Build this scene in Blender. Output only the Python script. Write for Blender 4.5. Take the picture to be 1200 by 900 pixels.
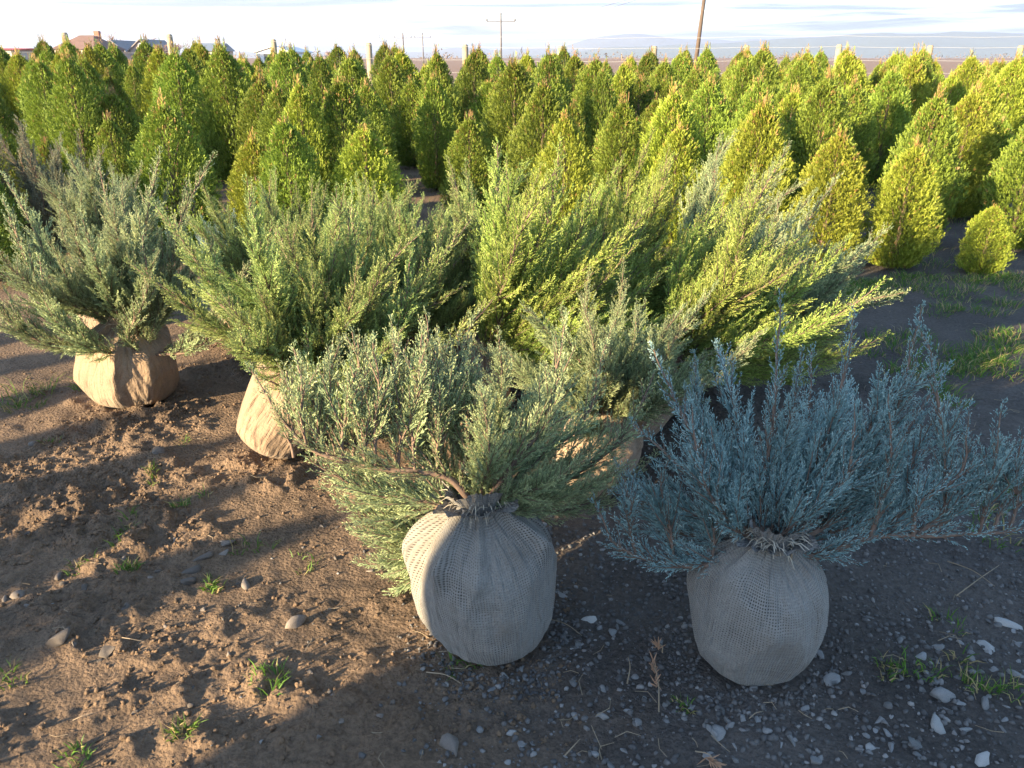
import bpy, bmesh, math, random
import numpy as np
from mathutils import Vector, Matrix, Quaternion

S = bpy.context.scene
for o in list(bpy.data.objects): bpy.data.objects.remove(o)
R = math.radians
RES_PITCH, CAM_H, FPX = 23.0, 1.55, 901.0

# ------------------------------------------------------------------ camera
cd = bpy.data.cameras.new('camera'); cam = bpy.data.objects.new('camera', cd)
S.collection.objects.link(cam); S.camera = cam
cam.location = (0, 0, CAM_H); cam.rotation_euler = (R(90 - RES_PITCH), 0, 0)
cd.sensor_width = 36; cd.lens = 36 * FPX / 1200; cd.clip_start = .05; cd.clip_end = 60000

# ------------------------------------------------------------------ sun, sky
SUN_EL = 13.5
U = np.array([0.79, 0.613]); U /= np.linalg.norm(U)          # way the light travels over the ground
TAN = math.tan(R(SUN_EL))
sl = bpy.data.lights.new('sun', 'SUN'); sun = bpy.data.objects.new('sun', sl); S.collection.objects.link(sun)
sl.energy = 5.0; sl.angle = R(0.55); sl.color = (1.0, .79, .50)
ld = Vector((U[0], U[1], -TAN)).normalized()
sun.rotation_euler = ld.to_track_quat('-Z', 'Y').to_euler()
W = bpy.data.worlds.new('World'); S.world = W; W.use_nodes = True
nt = W.node_tree; nt.nodes.clear(); N = nt.nodes.new; Lk = nt.links.new
sky = N('ShaderNodeTexSky'); sky.sky_type = 'NISHITA'; sky.sun_disc = False
sky.sun_elevation = R(SUN_EL)
sky.sun_rotation = math.atan2(-U[0], -U[1])                   # clockwise from +Y
sky.air_density = 1.0; sky.dust_density = .25; sky.ozone_density = 2.0
tc = N('ShaderNodeTexCoord'); mp = N('ShaderNodeMapping'); mp.inputs['Scale'].default_value = (2.0, 2.0, 46)
mp.inputs['Location'].default_value = (3.1, .4, .6)
nz = N('ShaderNodeTexNoise'); nz.inputs['Scale'].default_value = 1.7; nz.inputs['Detail'].default_value = 7; nz.inputs['Roughness'].default_value = .55
nz.inputs['Distortion'].default_value = .5
rp = N('ShaderNodeMapRange'); rp.inputs[1].default_value = .40; rp.inputs[2].default_value = .60; rp.inputs[3].default_value = -.30; rp.inputs[4].default_value = .2
sz = N('ShaderNodeSeparateXYZ'); low = N('ShaderNodeMapRange'); low.inputs[1].default_value = 0; low.inputs[2].default_value = .25; low.inputs[3].default_value = .93; low.inputs[4].default_value = .12
ad = N('ShaderNodeMath'); ad.operation = 'ADD'; ad.use_clamp = True
cl = N('ShaderNodeMix'); cl.data_type = 'RGBA'; cl.inputs['B'].default_value = (.78, .98, 1.62, 1)
bg = N('ShaderNodeBackground'); bg.inputs['Strength'].default_value = .12
wo = N('ShaderNodeOutputWorld')
Lk(tc.outputs['Generated'], mp.inputs[0]); Lk(mp.outputs[0], nz.inputs['Vector']); Lk(nz.outputs[0], rp.inputs[0])
Lk(tc.outputs['Generated'], sz.inputs[0]); Lk(sz.outputs[2], low.inputs[0]); Lk(low.outputs[0], ad.inputs[0]); Lk(rp.outputs[0], ad.inputs[1]); Lk(ad.outputs[0], cl.inputs['Factor']); Lk(sky.outputs[0], cl.inputs['A']); Lk(cl.outputs['Result'], bg.inputs[0]); Lk(bg.outputs[0], wo.inputs[0])
vs = S.view_settings; vs.view_transform = 'Standard'; vs.look = 'None'; vs.gamma = 1; vs.use_curve_mapping = False
vs.exposure = 2.35
S.render.engine = 'CYCLES'
S.cycles.max_bounces = 4; S.cycles.diffuse_bounces = 2; S.cycles.glossy_bounces = 1; S.cycles.transmission_bounces = 2; S.cycles.volume_bounces = 0; S.cycles.transparent_max_bounces = 4

# ------------------------------------------------------------------ helpers
rng = np.random.default_rng(11)
COL = S.collection
def ray(px, py):
    a = R(RES_PITCH); dx = (px - 600) / FPX; dy = (450 - py) / FPX
    return np.array([dx, math.cos(a) + dy * math.sin(a), -math.sin(a) + dy * math.cos(a)])
def G(px, py, z=0.0):
    d = ray(px, py); t = (z - CAM_H) / d[2]; return np.array([0, 0, CAM_H]) + d * t
def P(px, py, Y):
    d = ray(px, py); return np.array([0, 0, CAM_H]) + d * (Y / d[1])
def unit(v): return v / (np.linalg.norm(v, axis=-1, keepdims=True) + 1e-12)

def h2(ix, iy, seed):
    n = (ix.astype(np.int64) * 374761393 + iy.astype(np.int64) * 668265263 + seed * 974711) & 0xffffffff
    n = ((n ^ (n >> 13)) * 1274126177) & 0xffffffff
    return ((n ^ (n >> 16)) & 0xffff) / 65535.0
def vnoise(x, y, seed=0):
    ix = np.floor(x); iy = np.floor(y); fx = x - ix; fy = y - iy
    fx = fx * fx * (3 - 2 * fx); fy = fy * fy * (3 - 2 * fy)
    a = h2(ix, iy, seed); b = h2(ix + 1, iy, seed); c = h2(ix, iy + 1, seed); d = h2(ix + 1, iy + 1, seed)
    return (a * (1 - fx) + b * fx) * (1 - fy) + (c * (1 - fx) + d * fx) * fy
def fbm(x, y, seed=0, o=4):
    s = 0; a = .5
    for i in range(o): s = s + a * vnoise(x * 2 ** i + i * 17.3, y * 2 ** i - i * 9.1, seed + i); a *= .5
    return s

def mesh(name, V, F, mats=(), smooth=False, tint=None, uv=None, fm=None):
    """V (n,3); F: (m,k) int array or list of faces"""
    me = bpy.data.meshes.new(name)
    V = np.asarray(V, dtype=np.float32)
    if isinstance(F, np.ndarray):
        m, k = F.shape
        me.vertices.add(len(V)); me.vertices.foreach_set('co', V.ravel())
        me.loops.add(m * k); me.loops.foreach_set('vertex_index', F.astype(np.int32).ravel())
        me.polygons.add(m); me.polygons.foreach_set('loop_start', (np.arange(m) * k).astype(np.int32))
        me.polygons.foreach_set('loop_total', np.full(m, k, np.int32))
        me.update(calc_edges=True)
    else:
        me.from_pydata([tuple(map(float, v)) for v in V], [], [tuple(int(i) for i in f) for f in F]); me.update()
    for m_ in mats: me.materials.append(m_)
    if smooth: me.polygons.foreach_set('use_smooth', np.ones(len(me.polygons), bool))
    if fm is not None: me.polygons.foreach_set('material_index', np.asarray(fm, np.int32))
    if tint is not None:
        at = me.attributes.new('tint', 'FLOAT', 'POINT'); at.data.foreach_set('value', np.asarray(tint, np.float32))
    if uv is not None:
        l = me.uv_layers.new(name='UVMap'); vi = np.zeros(len(me.loops), np.int32); me.loops.foreach_get('vertex_index', vi)
        l.data.foreach_set('uv', np.asarray(uv, np.float32)[vi].ravel())
    return me
def link(name, data, parent=None, loc=None, mat=None):
    o = bpy.data.objects.new(name, data); COL.objects.link(o)
    if parent is not None: o.parent = parent
    if loc is not None: o.location = [float(c) for c in loc]
    if mat is not None:
        if not data.materials: data.materials.append(None)
        o.material_slots[0].link = 'OBJECT'; o.material_slots[0].material = mat
    return o
def tag(o, label, cat, group=None):
    o['label'] = label; o['category'] = cat
    if group: o['group'] = group
    return o
def thing(name, label, cat, loc=(0, 0, 0), group=None, rz=0.0):
    o = link(name, None, None, loc); o.rotation_euler = (0, 0, rz); return tag(o, label, cat, group)
def struct(o): o['kind'] = 'structure'; return o

class MB:                                                       # small mesh collector
    def __init__(s): s.v = []; s.f = []
    def add(s, V, F):
        b = len(s.v); s.v += [tuple(map(float, v)) for v in V]; s.f += [tuple(int(i) + b for i in f) for f in F]; return s
    def box(s, c, d):
        c = np.array(c, float); h = np.array(d, float) / 2
        V = [c + h * np.array(k) for k in ((-1,-1,-1),(1,-1,-1),(1,1,-1),(-1,1,-1),(-1,-1,1),(1,-1,1),(1,1,1),(-1,1,1))]
        return s.add(V, [(3,2,1,0),(4,5,6,7),(0,1,5,4),(1,2,6,5),(2,3,7,6),(3,0,4,7)])
    def tube(s, pts, rad, n=6, cap=True):
        pts = np.array(pts, float); rad = np.broadcast_to(np.asarray(rad, float), (len(pts),))
        V, F = tube_vf(pts, rad, n); F = [tuple(f) for f in F]
        if cap: F += [tuple(range(n))[::-1], tuple((len(pts) - 1) * n + i for i in range(n))]
        return s.add(V, F)
    def prism(s, poly, y0, y1):                                 # poly in xz, extruded along y
        n = len(poly); V = [(x, y0, z) for x, z in poly] + [(x, y1, z) for x, z in poly]
        F = [tuple(range(n)), tuple(range(2 * n - 1, n - 1, -1))] + [(i, i + n, (i + 1) % n + n, (i + 1) % n) for i in range(n)]
        return s.add(V, F)
    def mesh(s, name, mat, smooth=False):
        me = mesh(name, np.array(s.v), s.f, [mat], smooth)
        bm = bmesh.new(); bm.from_mesh(me); bmesh.ops.recalc_face_normals(bm, faces=bm.faces); bm.to_mesh(me); bm.free(); return me
    def build(s, name, mat, parent=None, smooth=False, loc=None): return link(name, s.mesh(name, mat, smooth), parent, loc)

def frame(t):
    ref = np.where(np.abs(t[:, 2:3]) < .9, np.array([[0, 0, 1.]]), np.array([[1., 0, 0]]))
    a = unit(np.cross(t, ref)); return a, np.cross(t, a)
def tube_vf(pts, rad, n):
    t = unit(np.gradient(pts, axis=0)); a, b = frame(t)
    for i in range(1, len(a)):                                  # keep the frame from flipping
        a[i] = unit(a[i - 1] - t[i] * np.dot(a[i - 1], t[i])); b[i] = np.cross(t[i], a[i])
    an = np.arange(n) * 2 * math.pi / n
    V = pts[:, None] + rad[:, None, None] * (np.cos(an)[None, :, None] * a[:, None] + np.sin(an)[None, :, None] * b[:, None])
    k = len(pts); i = np.arange(k - 1)[:, None] * n; j = np.arange(n)[None, :]; j2 = (j + 1) % n
    F = np.stack([i + j, i + j2, i + n + j2, i + n + j], -1).reshape(-1, 4)
    return V.reshape(-1, 3), F
def spline(pts, n=24):
    p = np.array(pts, float); q = np.vstack([2 * p[0] - p[1], p, 2 * p[-1] - p[-2]])
    out = []
    m = len(p) - 1
    for s_ in np.linspace(0, m - 1e-6, n):
        i = int(s_); t = s_ - i; a, b, c, d = q[i:i + 4]
        out.append(.5 * ((2 * b) + (-a + c) * t + (2 * a - 5 * b + 4 * c - d) * t * t + (-a + 3 * b - 3 * c + d) * t ** 3))
    return np.array(out)

# ------------------------------------------------------------------ materials
def mat(name):
    m = bpy.data.materials.new(name); m.use_nodes = True; n = m.node_tree.nodes
    b = n['Principled BSDF']; b.inputs['Specular IOR Level'].default_value = .25; return m, m.node_tree, b
def plain(name, c, rough=.8, var=.25, scale=30., bump=.0, metal=0.):
    m, t, b = mat(name); b.inputs['Roughness'].default_value = rough; b.inputs['Metallic'].default_value = metal
    tc = t.nodes.new('ShaderNodeTexCoord'); nz = t.nodes.new('ShaderNodeTexNoise'); nz.inputs['Scale'].default_value = scale; nz.inputs['Detail'].default_value = 5
    mx = t.nodes.new('ShaderNodeMix'); mx.data_type = 'RGBA'
    mx.inputs['A'].default_value = (*[k * (1 - var) for k in c], 1); mx.inputs['B'].default_value = (*[min(1, k * (1 + var)) for k in c], 1)
    t.links.new(tc.outputs['Object'], nz.inputs['Vector']); t.links.new(nz.outputs[0], mx.inputs['Factor']); t.links.new(mx.outputs['Result'], b.inputs['Base Color'])
    if bump:
        bp = t.nodes.new('ShaderNodeBump'); bp.inputs['Strength'].default_value = bump; bp.inputs['Distance'].default_value = .01
        t.links.new(nz.outputs[0], bp.inputs['Height']); t.links.new(bp.outputs[0], b.inputs['Normal'])
    return m
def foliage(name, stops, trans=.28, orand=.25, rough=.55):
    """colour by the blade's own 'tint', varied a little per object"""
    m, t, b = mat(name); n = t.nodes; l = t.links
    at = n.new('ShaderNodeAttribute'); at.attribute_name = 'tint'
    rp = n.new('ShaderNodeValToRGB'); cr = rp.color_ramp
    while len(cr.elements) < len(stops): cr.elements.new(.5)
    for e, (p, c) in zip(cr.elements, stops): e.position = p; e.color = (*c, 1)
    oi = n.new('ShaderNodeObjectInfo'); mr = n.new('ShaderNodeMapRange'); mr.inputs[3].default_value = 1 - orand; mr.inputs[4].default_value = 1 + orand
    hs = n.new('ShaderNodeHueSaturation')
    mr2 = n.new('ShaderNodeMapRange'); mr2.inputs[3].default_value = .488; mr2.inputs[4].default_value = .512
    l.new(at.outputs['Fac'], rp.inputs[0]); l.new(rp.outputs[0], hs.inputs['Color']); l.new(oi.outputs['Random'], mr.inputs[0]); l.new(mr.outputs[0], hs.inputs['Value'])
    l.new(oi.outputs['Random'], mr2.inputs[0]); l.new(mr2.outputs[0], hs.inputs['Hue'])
    l.new(hs.outputs[0], b.inputs['Base Color']); b.inputs['Roughness'].default_value = rough
    tr = n.new('ShaderNodeBsdfTranslucent'); l.new(hs.outputs[0], tr.inputs[0])
    mx = n.new('ShaderNodeMixShader'); mx.inputs[0].default_value = trans
    l.new(b.outputs[0], mx.inputs[1]); l.new(tr.outputs[0], mx.inputs[2]); l.new(mx.outputs[0], n['Material Output'].inputs['Surface'])
    return m
M = {}
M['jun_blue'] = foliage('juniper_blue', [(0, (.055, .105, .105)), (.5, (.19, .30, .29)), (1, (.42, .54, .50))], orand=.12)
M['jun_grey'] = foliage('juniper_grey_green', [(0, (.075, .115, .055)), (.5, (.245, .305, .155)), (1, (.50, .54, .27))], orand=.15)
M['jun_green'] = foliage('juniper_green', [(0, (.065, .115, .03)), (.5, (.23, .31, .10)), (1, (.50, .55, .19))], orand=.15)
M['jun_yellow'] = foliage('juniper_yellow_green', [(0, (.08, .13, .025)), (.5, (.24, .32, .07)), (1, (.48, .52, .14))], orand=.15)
M['thuja'] = foliage('arborvitae_green', [(0, (.05, .08, .012)), (.35, (.13, .185, .026)), (.85, (.27, .345, .05)), (.93, (.29, .36, .055)), (.95, (.30, .19, .07)), (1, (.33, .19, .08))], trans=.25, orand=.2)
M['thuja_dark'] = foliage('arborvitae_deep_green', [(0, (.035, .065, .015)), (.4, (.11, .165, .028)), (.93, (.24, .30, .04)), (.95, (.30, .19, .07)), (1, (.33, .19, .08))], trans=.25, orand=.2)
M['thuja_gold'] = foliage('arborvitae_gold', [(0, (.08, .1, .012)), (.35, (.19, .235, .026)), (.93, (.38, .42, .058)), (.95, (.33, .21, .07)), (1, (.36, .22, .08))], trans=.25, orand=.15)
M['grass'] = foliage('grass_blade', [(0, (.06, .13, .02)), (.7, (.12, .22, .03)), (.8, (.3, .24, .1)), (1, (.38, .3, .15))], trans=.35, orand=.1)
M['shrub'] = foliage('shrub_leaf', [(0, (.1, .12, .075)), (1, (.24, .24, .16))])
M['dry'] = foliage('dry_twig_leaf', [(0, (.22, .13, .07)), (1, (.36, .23, .12))])
M['wood'] = plain('juniper_bark', (.17, .115, .085), .85, .4, 60, .4)
M['trunk'] = plain('trunk_bark', (.12, .08, .055), .9, .35, 40, .4)
M['post'] = plain('weathered_post', (.30, .24, .165), .85, .35, 8, .3)
M['wire'] = plain('galvanised_wire', (.45, .44, .42), .5, .1)
M['pole'] = plain('tarred_pole', (.095, .07, .055), .85, .3, 4)
M['concrete_pole'] = plain('concrete_pole', (.13, .12, .12), .85, .2, 4)
M['thread'] = plain('frayed_thread', (.42, .37, .29), .9, .25)
M['straw'] = plain('dry_straw', (.25, .19, .125), .8, .3)

def soil_nodes(name, dark, light, grey=None):
    m, t, b = mat(name); n = t.nodes; l = t.links
    geo = n.new('ShaderNodeNewGeometry')
    a = n.new('ShaderNodeTexNoise'); a.inputs['Scale'].default_value = 2.3; a.inputs['Detail'].default_value = 6
    c = n.new('ShaderNodeTexNoise'); c.inputs['Scale'].default_value = 55; c.inputs['Detail'].default_value = 9; c.inputs['Roughness'].default_value = .7
    for k in (a, c): l.new(geo.outputs['Position'], k.inputs['Vector'])
    r1 = n.new('ShaderNodeValToRGB'); r1.color_ramp.elements[0].position = .3; r1.color_ramp.elements[1].position = .72
    r1.color_ramp.elements[0].color = (*dark, 1); r1.color_ramp.elements[1].color = (*light, 1)
    ad = n.new('ShaderNodeMath'); ad.operation = 'MULTIPLY_ADD'; ad.inputs[1].default_value = .6
    mu = n.new('ShaderNodeMath'); mu.operation = 'MULTIPLY'; mu.inputs[1].default_value = .45
    l.new(a.outputs[0], mu.inputs[0]); l.new(c.outputs[0], ad.inputs[0]); l.new(mu.outputs[0], ad.inputs[2]); l.new(ad.outputs[0], r1.inputs[0])
    l.new(r1.outputs[0], b.inputs['Base Color']); b.inputs['Roughness'].default_value = .92; b.inputs['Specular IOR Level'].default_value = .2
    v = n.new('ShaderNodeTexVoronoi'); v.inputs['Scale'].default_value = 90; v.inputs['Randomness'].default_value = 1; l.new(geo.outputs['Position'], v.inputs['Vector'])
    sb = n.new('ShaderNodeMath'); sb.operation = 'SUBTRACT'; l.new(c.outputs[0], sb.inputs[0])
    vm = n.new('ShaderNodeMath'); vm.operation = 'MULTIPLY'; vm.inputs[1].default_value = .4; l.new(v.outputs['Distance'], vm.inputs[0]); l.new(vm.outputs[0], sb.inputs[1])
    bp = n.new('ShaderNodeBump'); bp.inputs['Strength'].default_value = .9; bp.inputs['Distance'].default_value = .02
    l.new(sb.outputs[0], bp.inputs['Height']); l.new(bp.outputs[0], b.inputs['Normal'])
    return m, t, b, r1
M['soil'], t, b, r1 = soil_nodes('soil', (.045, .033, .024), (.275, .185, .118))
# gravelly grey towards the right-hand track, loamy brown on the left; the right also darkened, shade put into its colour
n = t.nodes; l = t.links
ge = n.new('ShaderNodeNewGeometry'); sx = n.new('ShaderNodeSeparateXYZ'); l.new(ge.outputs['Position'], sx.inputs[0])
wn = n.new('ShaderNodeTexNoise'); wn.inputs['Scale'].default_value = 1.6; wn.inputs['Detail'].default_value = 4; l.new(ge.outputs['Position'], wn.inputs['Vector'])
wm = n.new('ShaderNodeMath'); wm.operation = 'MULTIPLY_ADD'; wm.inputs[1].default_value = 1.4; l.new(wn.outputs[0], wm.inputs[0]); l.new(sx.outputs[0], wm.inputs[2])
mr = n.new('ShaderNodeMapRange'); mr.inputs[1].default_value = .35; mr.inputs[2].default_value = 1.0; l.new(wm.outputs[0], mr.inputs[0])
hs = n.new('ShaderNodeHueSaturation'); hs.inputs['Saturation'].default_value = .5; hs.inputs['Value'].default_value = .52; l.new(r1.outputs[0], hs.inputs['Color'])
mx = n.new('ShaderNodeMix'); mx.data_type = 'RGBA'; l.new(mr.outputs[0], mx.inputs['Factor']); l.new(r1.outputs[0], mx.inputs['A']); l.new(hs.outputs[0], mx.inputs['B'])
l.new(mx.outputs['Result'], b.inputs['Base Color'])
M['clod'] = soil_nodes('soil_clod', (.07, .05, .035), (.30, .20, .125))[0]
M['field'] = soil_nodes('ploughed_soil', (.17, .105, .075), (.3, .2, .14))[0]
def stone_mat(name, c1, c2):
    m, t, b = mat(name); n = t.nodes; l = t.links
    oi = n.new('ShaderNodeObjectInfo'); tc = n.new('ShaderNodeTexCoord'); nz = n.new('ShaderNodeTexNoise'); nz.inputs['Scale'].default_value = 35; nz.inputs['Detail'].default_value = 8
    l.new(tc.outputs['Object'], nz.inputs['Vector'])
    rp = n.new('ShaderNodeValToRGB'); rp.color_ramp.elements[0].color = (*c1, 1); rp.color_ramp.elements[1].color = (*c2, 1); rp.color_ramp.elements[0].position = .3; rp.color_ramp.elements[1].position = .7
    l.new(nz.outputs[0], rp.inputs[0]); hs = n.new('ShaderNodeHueSaturation'); mr = n.new('ShaderNodeMapRange'); mr.inputs[3].default_value = .6; mr.inputs[4].default_value = 1.35
    l.new(oi.outputs['Random'], mr.inputs[0]); l.new(mr.outputs[0], hs.inputs['Value']); l.new(rp.outputs[0], hs.inputs['Color']); l.new(hs.outputs[0], b.inputs['Base Color'])
    b.inputs['Roughness'].default_value = .8
    bp = n.new('ShaderNodeBump'); bp.inputs['Strength'].default_value = .4; bp.inputs['Distance'].default_value = .004; l.new(nz.outputs[0], bp.inputs['Height']); l.new(bp.outputs[0], b.inputs['Normal'])
    return m
M['stone'] = stone_mat('grey_stone', (.13, .125, .12), (.25, .24, .225))
M['stone_pale'] = stone_mat('pale_stone', (.22, .21, .195), (.36, .345, .32))
M['stone_soil'] = stone_mat('dusty_stone', (.10, .082, .068), (.19, .16, .135))
M['gravel'] = foliage('gravel', [(0, (.08, .075, .07)), (.75, (.14, .13, .12)), (1, (.25, .235, .215))], trans=0, rough=.85, orand=0)

def burlap(name, thread, gap, pitch):
    m, t, b = mat(name); n = t.nodes; l = t.links
    tc = n.new('ShaderNodeTexCoord')
    d = n.new('ShaderNodeTexNoise'); d.inputs['Scale'].default_value = 26; d.inputs['Detail'].default_value = 3; l.new(tc.outputs['UV'], d.inputs['Vector'])
    sub = n.new('ShaderNodeVectorMath'); sub.operation = 'MULTIPLY_ADD'; sub.inputs[1].default_value = (.008, .008, 0); l.new(d.outputs['Color'], sub.inputs[0]); l.new(tc.outputs['UV'], sub.inputs[2])
    s = n.new('ShaderNodeSeparateXYZ'); l.new(sub.outputs[0], s.inputs[0])
    def wave(o):
        k = n.new('ShaderNodeMath'); k.operation = 'MULTIPLY'; k.inputs[1].default_value = math.pi / pitch; l.new(o, k.inputs[0])
        q = n.new('ShaderNodeMath'); q.operation = 'SINE'; l.new(k.outputs[0], q.inputs[0])
        r = n.new('ShaderNodeMath'); r.operation = 'ABSOLUTE'; l.new(q.outputs[0], r.inputs[0]); return r.outputs[0]
    wu, wv = wave(s.outputs[0]), wave(s.outputs[1])
    mxn = n.new('ShaderNodeMath'); mxn.operation = 'MAXIMUM'; l.new(wu, mxn.inputs[0]); l.new(wv, mxn.inputs[1])
    big = n.new('ShaderNodeTexNoise'); big.inputs['Scale'].default_value = 7; big.inputs['Detail'].default_value = 3; l.new(tc.outputs['UV'], big.inputs['Vector'])
    th = n.new('ShaderNodeMapRange'); th.inputs[1].default_value = .35; th.inputs[2].default_value = .65; th.inputs[3].default_value = .42; th.inputs[4].default_value = .85; l.new(big.outputs[0], th.inputs[0])
    ms = n.new('ShaderNodeMapRange'); ms.interpolation_type = 'SMOOTHSTEP'; l.new(mxn.outputs[0], ms.inputs[0]); l.new(th.outputs[0], ms.inputs[2])
    s2 = n.new('ShaderNodeMath'); s2.operation = 'SUBTRACT'; s2.inputs[1].default_value = .3; l.new(th.outputs[0], s2.inputs[0]); l.new(s2.outputs[0], ms.inputs[1])
    fine = n.new('ShaderNodeTexNoise'); fine.inputs['Scale'].default_value = 130; fine.inputs['Detail'].default_value = 4; l.new(tc.outputs['UV'], fine.inputs['Vector'])
    c1 = n.new('ShaderNodeMix'); c1.data_type = 'RGBA'; c1.inputs['A'].default_value = (*[k * .62 for k in thread], 1); c1.inputs['B'].default_value = (*[min(1, k * 1.3) for k in thread], 1); l.new(fine.outputs[0], c1.inputs['Factor'])
    c2 = n.new('ShaderNodeMix'); c2.data_type = 'RGBA'; c2.inputs['A'].default_value = (*gap, 1); l.new(ms.outputs[0], c2.inputs['Factor']); l.new(c1.outputs['Result'], c2.inputs['B'])
    # soil stains coming through the cloth
    st = n.new('ShaderNodeTexNoise'); st.inputs['Scale'].default_value = 9; st.inputs['Detail'].default_value = 6; l.new(tc.outputs['Object'], st.inputs['Vector'])
    sr = n.new('ShaderNodeMapRange'); sr.inputs[1].default_value = .5; sr.inputs[2].default_value = .8; sr.inputs[4].default_value = .55; l.new(st.outputs[0], sr.inputs[0])
    c3 = n.new('ShaderNodeMix'); c3.data_type = 'RGBA'; c3.inputs['B'].default_value = (.11, .08, .055, 1); l.new(sr.outputs[0], c3.inputs['Factor']); l.new(c2.outputs['Result'], c3.inputs['A'])
    l.new(c3.outputs['Result'], b.inputs['Base Color']); b.inputs['Roughness'].default_value = .95; b.inputs['Specular IOR Level'].default_value = .1
    b.inputs['Sheen Weight'].default_value = .15
    bp = n.new('ShaderNodeBump'); bp.inputs['Strength'].default_value = .6; bp.inputs['Distance'].default_value = .003; l.new(mxn.outputs[0], bp.inputs['Height'])
    bp2 = n.new('ShaderNodeBump'); bp2.inputs['Strength'].default_value = .5; bp2.inputs['Distance'].default_value = .02; l.new(d.outputs[0], bp2.inputs['Height']); l.new(bp.outputs[0], bp2.inputs['Normal'])
    wm = n.new('ShaderNodeMapping'); wm.inputs['Scale'].default_value = (30, 7, 1); wm.inputs['Rotation'].default_value = (0, 0, .25); l.new(tc.outputs['UV'], wm.inputs[0])
    wn = n.new('ShaderNodeTexNoise'); wn.inputs['Scale'].default_value = 1.0; wn.inputs['Detail'].default_value = 2; wn.inputs['Distortion'].default_value = .8; l.new(wm.outputs[0], wn.inputs['Vector'])
    bp3 = n.new('ShaderNodeBump'); bp3.inputs['Strength'].default_value = .8; bp3.inputs['Distance'].default_value = .022; l.new(wn.outputs[0], bp3.inputs['Height']); l.new(bp2.outputs[0], bp3.inputs['Normal'])
    l.new(bp3.outputs[0], b.inputs['Normal']); return m
M['burlap_open'] = burlap('loose_grey_burlap', (.23, .213, .187), (.04, .034, .03), .0075)
M['burlap_tan'] = burlap('tan_burlap', (.31, .22, .145), (.13, .085, .055), .005)

# ------------------------------------------------------------------ ground
def gh(x, y):
    x = np.asarray(x, float); y = np.asarray(y, float)
    near = np.clip((14 - np.hypot(x, y)) / 8, 0, 1)
    left = np.clip((0.35 - x + .5 * (fbm(x * 1.2, y * 1.2, 5) - .5)) / .7, 0, 1)
    z = .05 * (fbm(x * .9, y * .9, 3) - .5) + .028 * (fbm(x * 4 + y, y * 4, 9) - .5)
    cl = fbm(x * 15, y * 15, 21, 4)
    patch = np.clip((fbm(x * 1.3 + .4 * y, y * 2.6, 33, 3) - .40) * 5, 0, 1)       # trodden bands against loose crumbs
    crumb = np.clip(cl - .40, 0, 1) * .125 + np.abs(fbm(x * 27, y * 27, 41, 3) - .45) * .07
    z = z + crumb * (.15 + .85 * patch) * (.3 + .7 * left)
    return z * near
def axis(lo, hi, step, out, g=1.16):
    a = list(np.arange(lo, hi, step)); s = step; x = hi
    while x < out: a.append(x); s *= g; x += s
    a.append(out); b_ = []; s = step; x = lo - step
    while x > -out: b_.append(x); s *= g; x -= s
    b_.append(-out); return np.array(b_[::-1] + a)
ax = axis(-2.4, 1.6, .0112, 14000, 1.17); ay = axis(1.1, 3.7, .0112, 14000, 1.17)
gx, gy = np.meshgrid(ax, ay); gz = gh(gx, gy)
nx, ny = len(ax), len(ay); i = np.arange(ny - 1)[:, None] * nx + np.arange(nx - 1)[None, :]
F = np.stack([i, i + 1, i + nx + 1, i + nx], -1).reshape(-1, 4)
struct(link('ground', mesh('ground', np.stack([gx, gy, gz], -1).reshape(-1, 3), F, [M['soil']], True)))
# brown field beyond the fence
xs = np.linspace(-6000, 6000, 61); ys = np.array([25.5, 30, 40, 60, 100, 200, 500, 1500, 5000])
fx, fy = np.meshgrid(xs, ys); nx = len(xs); i = np.arange(len(ys) - 1)[:, None] * nx + np.arange(nx - 1)[None, :]
struct(link('ploughed_field', mesh('ploughed_field', np.stack([fx, fy, np.full_like(fx, .012)], -1).reshape(-1, 3), np.stack([i, i + 1, i + nx + 1, i + nx], -1).reshape(-1, 4), [M['field']])))
# hills
def hills(name, dist, fn, c, depth=2500):
    xs = np.linspace(-1.5 * dist, 1.5 * dist, 260); rows = []
    for k, f in enumerate((0, .35, .7, 1, .6, 0)):
        y = dist + depth * k / 5
        rows.append(np.stack([xs, y + 150 * (vnoise(xs / 900, xs * 0 + k, 7) - .5), fn(xs / dist) * dist * f * (1 + .12 * (vnoise(xs / 300, xs * 0 + 3 * k, 19) - .5)) - 2], -1))
    V = np.concatenate(rows); n_ = len(xs); i = np.arange(5)[:, None] * n_ + np.arange(n_ - 1)[None, :]
    F = np.stack([i, i + 1, i + n_ + 1, i + n_], -1).reshape(-1, 4)
    struct(link(name, mesh(name, V, F, [plain(name + '_cover', c, .95, .3, .004)], True)))
def near_h(a):       # a = tan of the bearing
    r = np.interp(a, [-1.5, -.05, .02, .15, .27, .36, .46, .54, .7, 1.5], [.0, .0, .003, .014, .018, .024, .029, .035, .033, .03])
    return r + .002 * (vnoise(a * 40, a * 0, 3) - .5) * (r > .001)
def far_h(a):
    r = np.interp(a, [-1.5, -.2, .05, .13, .2, .26, .4, 1.5], [.003, .007, .014, .027, .029, .024, .021, .02])
    return r + .006 * (vnoise(a * 45, a * 0, 13) - .5)
hills('hills', 6500, near_h, (.10, .12, .07))
hills('far_mountains', 9000, far_h, (.13, .14, .12))

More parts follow.
